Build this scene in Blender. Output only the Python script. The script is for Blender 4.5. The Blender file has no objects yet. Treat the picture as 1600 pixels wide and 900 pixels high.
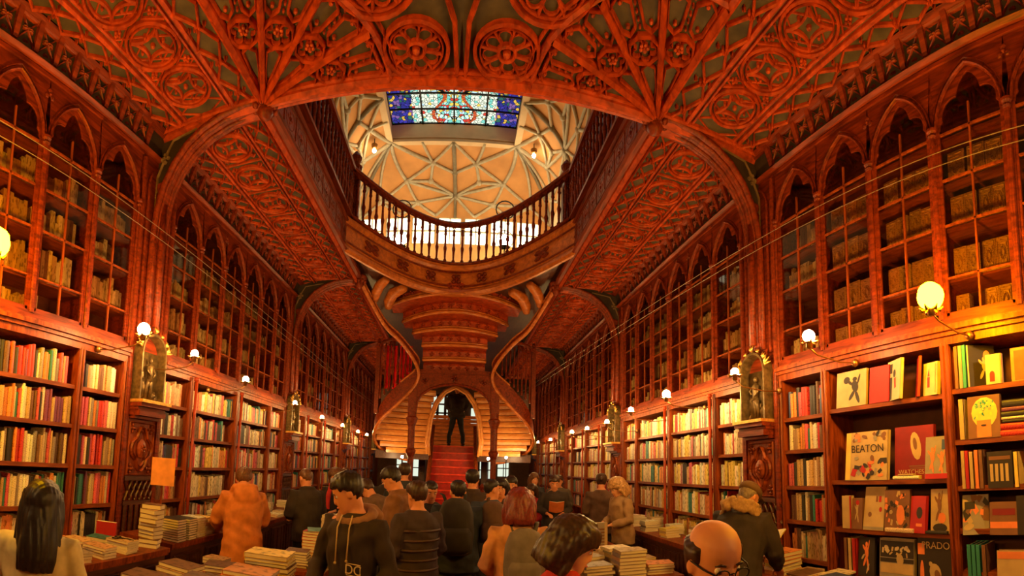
import bpy, math, random
import numpy as np
from math import sin, cos, pi, radians, atan2, hypot
from mathutils import Vector, Matrix

SC = bpy.context.scene
COL = SC.collection
EYE = 1.75

# ---------------------------------------------------------------- camera
cam_data = bpy.data.cameras.new('camera')
cam_data.type = 'PANO'
cam_data.panorama_type = 'CENTRAL_CYLINDRICAL'
FPX = 716.92
cam_data.central_cylindrical_range_u_min = -800 / FPX
cam_data.central_cylindrical_range_u_max = 800 / FPX
cam_data.central_cylindrical_range_v_min = -(900 - 666.63) / FPX
cam_data.central_cylindrical_range_v_max = 666.63 / FPX
cam_data.central_cylindrical_radius = 1.0
cam_data.clip_start = 0.05
cam = bpy.data.objects.new('camera', cam_data)
COL.objects.link(cam)
_yaw, _pit, _rol = 0.121565, 0.087548, 0.024023
_f = Vector((sin(_yaw) * cos(_pit), cos(_yaw) * cos(_pit), sin(_pit)))
_r = Vector((cos(_yaw), -sin(_yaw), 0))
_u = _r.cross(_f)
_r2 = _r * cos(_rol) + _u * sin(_rol)
_u2 = -_r * sin(_rol) + _u * cos(_rol)
cam.matrix_world = Matrix(((_r2.x, _u2.x, -_f.x, 0.062), (_r2.y, _u2.y, -_f.y, 0.0), (_r2.z, _u2.z, -_f.z, EYE), (0, 0, 0, 1)))
SC.camera = cam

# ---------------------------------------------------------------- light of the place, exposure
SC.view_settings.view_transform = 'Standard'
SC.view_settings.look = 'None'
SC.view_settings.exposure = 0.38
SC.view_settings.gamma = 1.0
SC.view_settings.use_curve_mapping = False
SC.cycles.max_bounces = 7
SC.cycles.diffuse_bounces = 4
SC.cycles.glossy_bounces = 3
SC.cycles.transparent_max_bounces = 10
SC.cycles.use_denoising = True
SC.cycles.use_light_tree = True
SC.cycles.sample_clamp_indirect = 4.0
SC.cycles.caustics_reflective = False
SC.cycles.caustics_refractive = False
world = bpy.data.worlds.new('world')
world.use_nodes = True
SC.world = world
world.node_tree.nodes['Background'].inputs[0].default_value = (1.0, 0.42, 0.16, 1)
world.node_tree.nodes['Background'].inputs[1].default_value = 0.6
BULB = 700.0        # emission of a bare bulb

# ---------------------------------------------------------------- materials
def _nt(name):
    m = bpy.data.materials.new(name)
    m.use_nodes = True
    nt = m.node_tree
    return m, nt, nt.nodes['Principled BSDF']

def lnk(nt, a, b):
    nt.links.new(a, b)

def ramp(nt, stops):
    r = nt.nodes.new('ShaderNodeValToRGB')
    e = r.color_ramp.elements
    while len(e) < len(stops):
        e.new(0.5)
    for k, (p, c) in enumerate(stops):
        e[k].position = p
        e[k].color = (c[0], c[1], c[2], 1)
    return r

def plain(name, col, rough=0.6, metal=0.0, var=0.18, scale=9.0, spec=0.4, coat=0.0):
    m, nt, b = _nt(name)
    tc = nt.nodes.new('ShaderNodeTexCoord')
    n = nt.nodes.new('ShaderNodeTexNoise')
    n.inputs['Scale'].default_value = scale
    n.inputs['Detail'].default_value = 3
    lnk(nt, tc.outputs['Object'], n.inputs['Vector'])
    lo = [max(0, c * (1 - var)) for c in col]
    hi = [min(1, c * (1 + var)) for c in col]
    r = ramp(nt, [(0.3, lo), (0.7, hi)])
    lnk(nt, n.outputs['Fac'], r.inputs[0])
    lnk(nt, r.outputs[0], b.inputs['Base Color'])
    b.inputs['Roughness'].default_value = rough
    b.inputs['Metallic'].default_value = metal
    b.inputs['Specular IOR Level'].default_value = spec
    b.inputs['Coat Weight'].default_value = coat
    return m

def wood(name, dark, light, rough=0.42, stretch=(9, 1.2, 9), spec=0.5):
    m, nt, b = _nt(name)
    tc = nt.nodes.new('ShaderNodeTexCoord')
    mp = nt.nodes.new('ShaderNodeMapping')
    mp.inputs['Scale'].default_value = stretch
    n = nt.nodes.new('ShaderNodeTexNoise')
    n.inputs['Scale'].default_value = 3.0
    n.inputs['Detail'].default_value = 5
    n.inputs['Distortion'].default_value = 0.8
    lnk(nt, tc.outputs['Object'], mp.inputs[0])
    lnk(nt, mp.outputs[0], n.inputs['Vector'])
    r = ramp(nt, [(0.32, dark), (0.68, light)])
    lnk(nt, n.outputs['Fac'], r.inputs[0])
    lnk(nt, r.outputs[0], b.inputs['Base Color'])
    bp = nt.nodes.new('ShaderNodeBump')
    bp.inputs['Strength'].default_value = 0.25
    bp.inputs['Distance'].default_value = 0.01
    lnk(nt, n.outputs['Fac'], bp.inputs['Height'])
    lnk(nt, bp.outputs[0], b.inputs['Normal'])
    b.inputs['Roughness'].default_value = rough
    b.inputs['Specular IOR Level'].default_value = spec
    return m

def glow(name, col, strength):
    m = bpy.data.materials.new(name)
    m.use_nodes = True
    nt = m.node_tree
    nt.nodes.clear()
    e = nt.nodes.new('ShaderNodeEmission')
    e.inputs[0].default_value = (col[0], col[1], col[2], 1)
    e.inputs[1].default_value = strength
    o = nt.nodes.new('ShaderNodeOutputMaterial')
    lnk(nt, e.outputs[0], o.inputs[0])
    return m

def glass(name, tint=(1, 1, 1), refl=0.10):
    m = bpy.data.materials.new(name)
    m.use_nodes = True
    nt = m.node_tree
    nt.nodes.clear()
    t = nt.nodes.new('ShaderNodeBsdfTransparent')
    t.inputs[0].default_value = (*tint, 1)
    g = nt.nodes.new('ShaderNodeBsdfGlossy')
    g.inputs['Roughness'].default_value = 0.04
    x = nt.nodes.new('ShaderNodeMixShader')
    x.inputs[0].default_value = refl
    o = nt.nodes.new('ShaderNodeOutputMaterial')
    lnk(nt, t.outputs[0], x.inputs[1])
    lnk(nt, g.outputs[0], x.inputs[2])
    lnk(nt, x.outputs[0], o.inputs[0])
    return m

def colour_mat(name, source, rough=0.55):
    """cover whose colour comes from the object colour or from the 'col' attribute, with a spine pattern"""
    m, nt, b = _nt(name)
    if source == 'object':
        s = nt.nodes.new('ShaderNodeObjectInfo')
        c = s.outputs['Color']
    else:
        s = nt.nodes.new('ShaderNodeAttribute')
        s.attribute_name = 'col'
        c = s.outputs['Color']
    tc = nt.nodes.new('ShaderNodeTexCoord')
    mp = nt.nodes.new('ShaderNodeMapping')
    mp.inputs['Scale'].default_value = (3, 3, 22) if source == 'object' else (60, 60, 22)
    n = nt.nodes.new('ShaderNodeTexNoise')
    n.inputs['Scale'].default_value = 1.0 if source != 'object' else 1.6
    n.inputs['Detail'].default_value = 2
    lnk(nt, tc.outputs['Object'], mp.inputs[0])
    lnk(nt, mp.outputs[0], n.inputs['Vector'])
    r = ramp(nt, [(0.54, (0, 0, 0)), (0.62, (1, 1, 1))])
    lnk(nt, n.outputs['Fac'], r.inputs[0])
    mx = nt.nodes.new('ShaderNodeMix')
    mx.data_type = 'RGBA'
    hs = nt.nodes.new('ShaderNodeHueSaturation')
    hs.inputs['Value'].default_value = 0.45
    hs.inputs['Saturation'].default_value = 1.1
    lnk(nt, c, hs.inputs['Color'])
    lnk(nt, r.outputs[0], mx.inputs['Factor'])
    lnk(nt, c, mx.inputs['A'])
    lnk(nt, hs.outputs[0], mx.inputs['B'])
    lnk(nt, mx.outputs['Result'], b.inputs['Base Color'])
    b.inputs['Roughness'].default_value = rough
    return m

M = {}
M['wood'] = wood('carved_redwood', (0.075, 0.009, 0.0015), (0.24, 0.031, 0.005), rough=0.45, spec=0.22)
M['ceil_wood'] = wood('carved_ceiling_wood', (0.20, 0.022, 0.003), (0.50, 0.062, 0.008), spec=0.25, rough=0.45, stretch=(4, 4, 4))
M['case'] = wood('bookcase_wood', (0.11, 0.017, 0.0025), (0.31, 0.056, 0.008), spec=0.25, stretch=(8, 8, 1.2))
M['shelf_wood'] = wood('shelf_wood', (0.14, 0.027, 0.005), (0.29, 0.065, 0.011), spec=0.25, stretch=(8, 1.2, 8))
M['case_back'] = plain('case_back_board', (0.075, 0.019, 0.005), 0.8)
M['dark'] = wood('dark_wood', (0.045, 0.012, 0.006), (0.11, 0.03, 0.012))
M['post'] = wood('red_post_wood', (0.20, 0.020, 0.004), (0.38, 0.045, 0.007), spec=.3, rough=0.4, stretch=(6, 6, 0.8))
M['ground'] = plain('painted_panel_ground', (0.060, 0.040, 0.018), 0.8, var=0.5, scale=6)
M['ground_dark'] = plain('painted_frieze_ground', (0.032, 0.016, 0.008), 0.8, var=0.35, scale=8)
M['carving'] = plain('old_gilt_carving', (0.16, 0.09, 0.04), 0.8, var=0.3)
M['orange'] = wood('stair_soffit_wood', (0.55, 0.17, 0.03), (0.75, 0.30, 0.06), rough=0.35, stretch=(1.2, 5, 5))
M['stair_red'] = plain('red_stair_paint', (0.50, 0.020, 0.016), 0.3, var=0.25, coat=0.4)
M['gold'] = plain('gilt_metal', (0.80, 0.42, 0.09), 0.35, 0.75, var=0.3, scale=30)
M['bronze'] = plain('dark_bronze_relief', (0.15, 0.09, 0.03), 0.42, 0.5, var=0.5, scale=20)
M['brass'] = plain('brass', (0.32, 0.14, 0.035), 0.4, 0.8)
M['stair_edge'] = plain('red_stair_edge', (0.85, 0.06, 0.03), 0.25, var=0.15, coat=0.5)
M['iron'] = plain('black_iron', (0.02, 0.014, 0.012), 0.5, 0.6)
M['cream'] = plain('cream_plaster', (0.70, 0.50, 0.29), 0.85, var=0.08, scale=3)
M['peach'] = plain('peach_plaster_web', (0.60, 0.29, 0.10), 0.85, var=0.15, scale=2)
M['rib'] = plain('stone_rib', (0.46, 0.39, 0.27), 0.8, var=0.15)
M['pages'] = plain('book_pages', (0.72, 0.60, 0.40), 0.85, var=0.1, scale=40)
M['cover'] = colour_mat('book_cover', 'object')
M['cover_mass'] = colour_mat('book_cover_far', 'attribute')
M['pane'] = glass('cabinet_glass', (0.58, 0.48, 0.34), 0.09)
M['bulb'] = glow('bulb_glow', (1.0, 0.60, 0.20), BULB)
M['bulb_red'] = glow('small_bulb_glow', (1.0, 0.50, 0.17), BULB * 0.6)
M['bulb_large'] = glow('large_bulb_glow', (1.0, 0.47, 0.0008), BULB * 0.55)
M['globe'] = glow('upper_globe_glow', (1.0, 0.80, 0.44), 110)
M['spot'] = glow('spot_bulb_glow', (1.0, 0.66, 0.30), 330)
M['fascia'] = wood('landing_fascia_wood', (0.32, 0.075, 0.011), (0.62, 0.17, 0.028), rough=0.35, stretch=(1.2, 5, 5))
M['daylight'] = glow('daylit_window', (1.0, 0.86, 0.55), 3.2)
M['daylight_low'] = glow('daylit_window_low', (0.80, 0.88, 0.70), 0.8)
M['floor'] = wood('parquet', (0.16, 0.035, 0.012), (0.28, 0.075, 0.022), rough=0.25, stretch=(8, 1, 8))
M['plaster'] = plain('umber_wall', (0.09, 0.035, 0.014), 0.85)
M['rope'] = plain('steel_cable', (0.30, 0.20, 0.14), 0.4, 0.6)

def stained_glass():
    m = bpy.data.materials.new('stained_glass')
    m.use_nodes = True
    nt = m.node_tree
    nt.nodes.clear()
    tc = nt.nodes.new('ShaderNodeTexCoord')
    sx = nt.nodes.new('ShaderNodeSeparateXYZ')
    lnk(nt, tc.outputs['Object'], sx.inputs[0])
    def mth(op, a, b=None):
        n = nt.nodes.new('ShaderNodeMath')
        n.operation = op
        for k, v in enumerate((a, b)):
            if v is None:
                continue
            if isinstance(v, (int, float)):
                n.inputs[k].default_value = v
            else:
                lnk(nt, v, n.inputs[k])
        return n.outputs[0]
    X, Y = sx.outputs[0], sx.outputs[1]
    ax = mth('ABSOLUTE', X)
    vor = nt.nodes.new('ShaderNodeTexVoronoi')
    vor.inputs['Scale'].default_value = 11
    mp = nt.nodes.new('ShaderNodeCombineXYZ')
    lnk(nt, ax, mp.inputs[0])
    lnk(nt, Y, mp.inputs[1])
    lnk(nt, mp.outputs[0], vor.inputs['Vector'])
    sc = nt.nodes.new('ShaderNodeSeparateColor')
    lnk(nt, vor.outputs['Color'], sc.inputs[0])
    centre = ramp(nt, [(0.0, (0.20, 0.62, 0.52)), (0.35, (0.62, 0.85, 0.72)), (0.5, (0.55, 0.80, 0.95)), (0.68, (0.85, 0.60, 0.10)), (0.85, (0.60, 0.05, 0.03)), (1, (0.9, 0.9, 0.8))])
    border = ramp(nt, [(0.0, (0.03, 0.03, 0.22)), (0.4, (0.05, 0.04, 0.35)), (0.55, (0.20, 0.10, 0.30)), (0.7, (0.70, 0.42, 0.06)), (0.85, (0.03, 0.12, 0.10)), (1, (0.05, 0.03, 0.10))])
    for r in (centre, border):
        r.color_ramp.interpolation = 'CONSTANT'
        lnk(nt, sc.outputs[0], r.inputs[0])
    mid = mth('LESS_THAN', ax, 1.08)
    top = mth('GREATER_THAN', Y, -1.15)
    inside = mth('MULTIPLY', mid, top)
    mx = nt.nodes.new('ShaderNodeMix')
    mx.data_type = 'RGBA'
    lnk(nt, inside, mx.inputs['Factor'])
    lnk(nt, border.outputs[0], mx.inputs['A'])
    lnk(nt, centre.outputs[0], mx.inputs['B'])
    # pale lights left and right of the middle cartouche
    pale_side = mth('MULTIPLY', inside, mth('GREATER_THAN', ax, 0.42))
    pale = mth('MULTIPLY', pale_side, mth('GREATER_THAN', sc.outputs[1], 0.28))
    mx2 = nt.nodes.new('ShaderNodeMix')
    mx2.data_type = 'RGBA'
    mx2.inputs['B'].default_value = (0.78, 0.86, 0.66, 1)
    lnk(nt, pale, mx2.inputs['Factor'])
    lnk(nt, mx.outputs['Result'], mx2.inputs['A'])
    # scrolling red bands round the cartouche
    wv = mth('ABSOLUTE', mth('SUBTRACT', ax, mth('ADD', 0.38, mth('MULTIPLY', mth('SINE', mth('MULTIPLY', Y, 5.2)), 0.16))))
    band = mth('MULTIPLY', mth('LESS_THAN', wv, 0.045), top)
    mx3 = nt.nodes.new('ShaderNodeMix')
    mx3.data_type = 'RGBA'
    mx3.inputs['B'].default_value = (0.60, 0.10, 0.03, 1)
    lnk(nt, band, mx3.inputs['Factor'])
    lnk(nt, mx2.outputs['Result'], mx3.inputs['A'])
    # lead lines
    edge = nt.nodes.new('ShaderNodeTexVoronoi')
    edge.feature = 'DISTANCE_TO_EDGE'
    edge.inputs['Scale'].default_value = 11
    lnk(nt, mp.outputs[0], edge.inputs['Vector'])
    lead = mth('GREATER_THAN', edge.outputs['Distance'], 0.05)
    vm = nt.nodes.new('ShaderNodeMix')
    vm.data_type = 'RGBA'
    vm.inputs['A'].default_value = (0.01, 0.01, 0.01, 1)
    lnk(nt, lead, vm.inputs['Factor'])
    lnk(nt, mx3.outputs['Result'], vm.inputs['B'])
    e = nt.nodes.new('ShaderNodeEmission')
    e.inputs[1].default_value = 1.0
    lnk(nt, vm.outputs['Result'], e.inputs[0])
    o = nt.nodes.new('ShaderNodeOutputMaterial')
    lnk(nt, e.outputs[0], o.inputs[0])
    return m
M['stained'] = stained_glass()

# ---------------------------------------------------------------- mesh helpers
class MB:
    def __init__(s):
        s.v, s.f, s.mi, s.fc = [], [], [], []
        s.cur, s.col = 0, None
    def add(s, vs, fs):
        b = len(s.v)
        s.v.extend([tuple(p) for p in vs])
        for f in fs:
            s.f.append(tuple(b + i for i in f))
            s.mi.append(s.cur)
            if s.col is not None:
                s.fc.append(s.col)
        return s
    def box(s, x0, x1, y0, y1, z0, z1):
        x0, x1 = min(x0, x1), max(x0, x1)
        y0, y1 = min(y0, y1), max(y0, y1)
        z0, z1 = min(z0, z1), max(z0, z1)
        return s.add([(x0, y0, z0), (x1, y0, z0), (x1, y1, z0), (x0, y1, z0), (x0, y0, z1), (x1, y0, z1), (x1, y1, z1), (x0, y1, z1)],
                     [(0, 3, 2, 1), (4, 5, 6, 7), (0, 1, 5, 4), (1, 2, 6, 5), (2, 3, 7, 6), (3, 0, 4, 7)])
    def hexa(s, p):
        return s.add(p, [(0, 3, 2, 1), (4, 5, 6, 7), (0, 1, 5, 4), (1, 2, 6, 5), (2, 3, 7, 6), (3, 0, 4, 7)])
    def loft(s, rings, closed=True, caps=True):
        n = len(rings[0])
        vs = [p for r in rings for p in r]
        fs = []
        for i in range(len(rings) - 1):
            for j in range(n if closed else n - 1):
                k = (j + 1) % n
                fs.append((i * n + j, i * n + k, (i + 1) * n + k, (i + 1) * n + j))
        if caps and closed:
            fs.append(tuple(range(n - 1, -1, -1)))
            fs.append(tuple((len(rings) - 1) * n + j for j in range(n)))
        return s.add(vs, fs)
    def tube(s, pts, r, n=8, closed=False, flat=1.0):
        P = [Vector(p) for p in pts]
        m = len(P)
        R = r if isinstance(r, (list, tuple)) else [r] * m
        rings = []
        up = None
        for i in range(m):
            if closed:
                t = P[(i + 1) % m] - P[i - 1]
            else:
                t = P[min(i + 1, m - 1)] - P[max(i - 1, 0)]
            if t.length < 1e-9:
                t = Vector((0, 0, 1))
            t.normalize()
            if up is None:
                up = Vector((0, 0, 1)) if abs(t.z) < 0.9 else Vector((1, 0, 0))
            a = t.cross(up)
            if a.length < 1e-4:
                a = t.cross(Vector((0.3, 1, 0.2)))
            a.normalize()
            b = a.cross(t).normalized()
            up = b
            rings.append([P[i] + (a * cos(2 * pi * k / n) + b * sin(2 * pi * k / n) * flat) * R[i] for k in range(n)])
        if closed:
            rings.append(rings[0])
        return s.loft(rings, True, not closed)
    def lathe(s, prof, c=(0, 0, 0), n=16, axis='z'):
        rings = []
        for r, z in prof:
            ring = []
            for k in range(n):
                a = 2 * pi * k / n
                if axis == 'z':
                    ring.append((c[0] + r * cos(a), c[1] + r * sin(a), c[2] + z))
                elif axis == 'y':
                    ring.append((c[0] + r * cos(a), c[1] + z, c[2] + r * sin(a)))
                else:
                    ring.append((c[0] + z, c[1] + r * cos(a), c[2] + r * sin(a)))
            rings.append(ring)
        return s.loft(rings)
    def ball(s, c, r, n=12, m=8):
        rx, ry, rz = r if isinstance(r, (list, tuple)) else (r, r, r)
        rings = []
        for i in range(m + 1):
            t = pi * i / m
            k = max(sin(t), 0.02)
            rings.append([(c[0] + rx * k * cos(2 * pi * j / n), c[1] + ry * k * sin(2 * pi * j / n), c[2] - rz * cos(t)) for j in range(n)])
        return s.loft(rings)
    def strip(s, pts, w, h, F, closed=False):
        """moulded rib along the 2-D path pts in the frame F(u, v, height)"""
        m = len(pts)
        prof = ((-0.5, 0.0), (-0.36, 0.62), (0.0, 1.0), (0.36, 0.62), (0.5, 0.0))
        rings = []
        for i in range(m):
            if closed:
                a, b = pts[i - 1], pts[(i + 1) % m]
            else:
                a, b = pts[max(i - 1, 0)], pts[min(i + 1, m - 1)]
            tx, ty = b[0] - a[0], b[1] - a[1]
            l = hypot(tx, ty) or 1
            nx, ny = -ty / l, tx / l
            rings.append([F(pts[i][0] + nx * w * q, pts[i][1] + ny * w * q, h * g) for q, g in prof])
        if closed:
            rings.append(rings[0])
        return s.loft(rings, False, False)
    def dome(s, u, v, r, h, F, n=8):
        rings = [[F(u + r * k * cos(2 * pi * j / n), v + r * k * sin(2 * pi * j / n), g) for j in range(n)] for k, g in ((1, 0), (0.8, h * 0.7), (0.15, h))]
        return s.loft(rings)
    def build(s, name, mat, parent=None, smooth=False, label=None, loc=None):
        me = bpy.data.meshes.new(name)
        me.from_pydata(s.v, [], s.f)
        for m in (mat if isinstance(mat, (list, tuple)) else [mat]):
            me.materials.append(m)
        if any(s.mi):
            me.polygons.foreach_set('material_index', s.mi)
        if s.fc and len(s.fc) == len(s.f):
            at = me.color_attributes.new('col', 'FLOAT_COLOR', 'CORNER')
            buf = []
            for f, c in zip(s.f, s.fc):
                buf.extend(list(c) * len(f))
            at.data.foreach_set('color', buf)
        if smooth:
            me.polygons.foreach_set('use_smooth', [True] * len(s.f))
        me.update()
        o = bpy.data.objects.new(name, me)
        COL.objects.link(o)
        if loc is not None:
            o.location = loc
        if parent:
            o.parent = parent
        if label:
            o['label'] = label
        return o

def thing(name, label, cat, loc=(0, 0, 0), rz=0.0, group=None):
    o = bpy.data.objects.new(name, None)
    COL.objects.link(o)
    o.location = loc
    o.rotation_euler = (0, 0, rz)
    tag(o, label, cat, group)
    return o

def tag(o, label, cat, group=None, kind=None):
    o['label'] = label
    o['category'] = cat
    if group:
        o['group'] = group
    if kind:
        o['kind'] = kind
    return o

def structure(o):
    o['kind'] = 'structure'
    return o

def copy_tree(o, parent=None):
    c = o.copy()
    COL.objects.link(c)
    if parent:
        c.parent = parent
    for ch in list(o.children):
        copy_tree(ch, c)
    return c

def arc(cx, cy, r, a0, a1, n=16):
    return [(cx + r * cos(a0 + (a1 - a0) * k / n), cy + r * sin(a0 + (a1 - a0) * k / n)) for k in range(n + 1)]

def circ(cx, cy, r, n=24):
    return [(cx + r * cos(2 * pi * k / n), cy + r * sin(2 * pi * k / n)) for k in range(n)]

# tracery motifs drawn in a 2-D frame F
def quatrefoil(mb, u, v, r, F, h=0.03):
    mb.strip(circ(u, v, r, 28), r * 0.13, h * 1.2, F, True)
    mb.strip(circ(u, v, r * 0.84, 28), r * 0.09, h * 0.9, F, True)
    for k in range(4):
        a = k * pi / 2
        # bowed bar between two diagonals, curving towards the middle
        c = (u + cos(a) * r * 1.12, v + sin(a) * r * 1.12)
        mb.strip(arc(c[0], c[1], r * 0.78, a + pi - 0.80, a + pi + 0.80, 10), r * 0.12, h, F)
        mb.dome(u + cos(a) * r * 0.48, v + sin(a) * r * 0.48, r * 0.07, h * 1.2, F, 6)
    mb.dome(u, v, r * 0.10, h, F)

def wheel(mb, u, v, r, F, h=0.035, spokes=8):
    mb.strip(circ(u, v, r, 28), r * 0.14, h * 1.2, F, True)
    mb.strip(circ(u, v, r * 0.84, 28), r * 0.07, h * 0.8, F, True)
    mb.strip(circ(u, v, r * 0.27, 14), r * 0.13, h, F, True)
    mb.dome(u, v, r * 0.14, h * 1.3, F)
    for k in range(spokes):
        a = 2 * pi * k / spokes + 0.2
        mb.strip([(u + cos(a) * r * 0.3, v + sin(a) * r * 0.3), (u + cos(a) * r * 0.82, v + sin(a) * r * 0.82)], r * 0.09, h * 0.8, F)
        b = a + pi / spokes
        mb.strip(arc(u + cos(b) * r * 0.56, v + sin(b) * r * 0.56, r * 0.2, b - 1.9, b + 1.9, 7), r * 0.06, h * 0.6, F)

def flower(mb, u, v, r, F, h=0.03, n=4, rot=0.0):
    for k in range(n):
        a = 2 * pi * k / n + rot
        mb.dome(u + cos(a) * r * 0.62, v + sin(a) * r * 0.62, r * 0.42, h, F, 6)
    mb.dome(u, v, r * 0.3, h * 1.3, F, 6)

def lattice(mb, u0, u1, v0, v1, F, step, h=0.025, w=0.022, flowers=True):
    """crossing diagonals with flowers between, running along v"""
    n = max(1, round((v1 - v0) / step))
    st = (v1 - v0) / n
    um = (u0 + u1) / 2
    for k in range(n):
        a, b = v0 + k * st, v0 + (k + 1) * st
        mb.strip([(u0, a), (um, a + st * 0.42), (u1, b)], w, h, F)
        mb.strip([(u1, a), (um, a + st * 0.58), (u0, b)], w, h, F)
        if flowers:
            flower(mb, um, (a + b) / 2, (u1 - u0) * 0.17, F, h * 1.3)
            flower(mb, u0 + (u1 - u0) * 0.16, (a + b) / 2, (u1 - u0) * 0.09, F, h, 3)
            flower(mb, u1 - (u1 - u0) * 0.16, (a + b) / 2, (u1 - u0) * 0.09, F, h, 3)

def pointed(a, h, n=10):
    """left spring to right spring of a pointed arch of half width a, rise h"""
    R = (a * a + h * h) / (2 * a)
    t = math.asin(min(1, h / R))
    L = [(-a + R - R * cos(t * k / n), R * sin(t * k / n)) for k in range(n + 1)]
    return L + [(-x, y) for x, y in L[-2::-1]]

# ================================================================ the setting
CEIL, MOULD, LEDGE, WALLX, VOID = 5.05, 4.77, 2.72, 3.0, 1.80
PIL = [-0.55, 3.70, 7.95, 12.20, 16.45]
UPF = 5.56      # upper floor level

def curve_y(x):
    return 8.56 - 0.63 * (x + 0.04) ** 2

structure(MB().box(-3.5, 3.5, -3.2, 18.2, -0.12, 0).build('floor', M['floor']))
structure(MB().box(-3.5, -3.36, -3.2, 18.2, 0, CEIL + 0.5).build('wall_left', M['plaster']))
structure(MB().box(3.36, 3.5, -3.2, 18.2, 0, CEIL + 0.5).build('wall_right', M['plaster']))
structure(MB().box(-3.5, 3.5, 18.0, 18.2, 0, CEIL + 0.5).build('wall_back', M['plaster']))
structure(MB().box(-3.5, 3.5, -3.2, -3.0, 0, CEIL + 0.5).build('wall_front', M['plaster']))

def FC(u, v, h):
    return (u, v, CEIL - h)

near = structure(MB().box(-3.36, 3.36, -3.0, 3.66, CEIL, CEIL + 0.5).build('ceiling', M['ground']))
mb = MB()
for s in (-1, 1):
    for x, w, h in ((1.80, .085, .07), (2.07, .05, .045), (2.125, .03, .03), (2.60, .035, .035), (2.66, .05, .045), (2.89, .05, .05)):
        mb.strip([(s * x, -1.0), (s * x, 3.66)], w, h, FC)
    k = 0
    y = 3.20
    while y > -0.2:
        quatrefoil(mb, s * 2.362, y, 0.222, FC, 0.04)
        for q in (-1, 1):
            mb.strip([(s * 2.362 + q * 0.225, y - 0.245 - 0.10), (s * 2.362 + q * 0.07, y - 0.245), (s * 2.362 + q * 0.225, y - 0.245 + 0.10)], 0.02, 0.03, FC)
            flower(mb, s * 2.362 + q * 0.17, y - 0.245, 0.035, FC, 0.03, 4)
        y -= 0.49
    yy_ = -0.2
    while yy_ < 3.5:
        for q in (-1, 1):
            mb.strip([(s * 2.362 + q * .225, yy_), (s * 2.362 - q * .225, yy_ + .245)], .014, .018, FC)
        yy_ += .245
    lattice(mb, s * 1.96 - 0.10, s * 1.96 + 0.10, -0.2, 3.62, FC, 0.36, 0.04, 0.026)
    lattice(mb, s * 2.775 - 0.09, s * 2.775 + 0.09, -0.2, 3.62, FC, 0.30, 0.04, 0.022)
    # fan springing from the boss
    bx, by = s * 1.78, 3.62
    def P(r, a):
        return (bx - s * r * cos(a), by - r * sin(a))
    RF = 1.18
    angs = [0.02, pi / 8, pi / 4, 3 * pi / 8, pi / 2]
    for a in angs:
        mb.strip([P(0.05, a), P(RF, a)], 0.060, 0.095, FC)
        mb.strip([P(0.10, a - 0.05), P(RF, a - 0.03)], 0.014, 0.035, FC)
        mb.strip([P(0.10, a + 0.05), P(RF, a + 0.03)], 0.014, 0.035, FC)
    mb.strip([P(RF, a * pi / 2 / 16) for a in range(17)], 0.06, 0.06, FC)
    mb.strip([P(RF + .07, a * pi / 2 / 16) for a in range(17)], 0.025, 0.04, FC)
    for k in range(4):
        a = (k + 0.5) * pi / 8
        c = P(0.70, a)
        mb.strip(circ(c[0], c[1], 0.122, 8), 0.026, 0.06, FC, True)
        for j in range(5):
            b = a + j * 2 * pi / 5
            mb.strip(arc(c[0] + .065 * cos(b), c[1] + .065 * sin(b), .036, b - 2.0, b + 2.0, 6), .010, .04, FC)
            mb.dome(*P(.88 + .06 * j, a), .012, .04, FC, 6)
        flower(mb, c[0], c[1], 0.045, FC, 0.035, 5, a)
        mb.strip([P(0.20, a), P(0.32, a - 0.11), P(0.52, a - 0.11), P(0.56, a), P(0.52, a + 0.11), P(0.32, a + 0.11)], 0.020, 0.04, FC, True)
        for q in (-1, 1):
            b = a + q * pi / 32
            mb.strip([P(0.83, b), P(0.88, b - 0.06), P(1.08, b - 0.07), P(1.14, b), P(1.08, b + 0.07), P(0.88, b + 0.06)], 0.022, 0.045, FC, True)
            mb.dome(*P(1.09, b), 0.02, 0.035, FC, 6)
            mb.dome(*P(0.90, b), 0.018, 0.035, FC, 6)
    wheel(mb, s * 0.36, 3.37, 0.255, FC, 0.05)
    wheel(mb, s * 0.60, 2.78, 0.30, FC, 0.05)
    wheel(mb, s * 0.36, 2.15, 0.28, FC, 0.05)
    mb.strip([(s * 0.035, 3.62), (s * 0.055, 3.15), (s * 0.22, 2.6), (s * 0.06, 2.1)], 0.04, 0.055, FC)
    mb.strip([(s * 0.36 + s * 0.29, 3.62), (s * 0.70, 3.35), (s * 0.82, 3.05)], 0.03, 0.04, FC)
mb.strip([(-3.0, 3.655), (3.0, 3.655)], 0.13, 0.085, FC)
mb.strip([(-3.0, 3.575), (3.0, 3.575)], 0.03, 0.05, FC)
mb.box(-1.8, 1.8, 3.64, 3.72, CEIL - 0.06, UPF)
mb.build('tracery', M['ceil_wood'], near)

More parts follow.
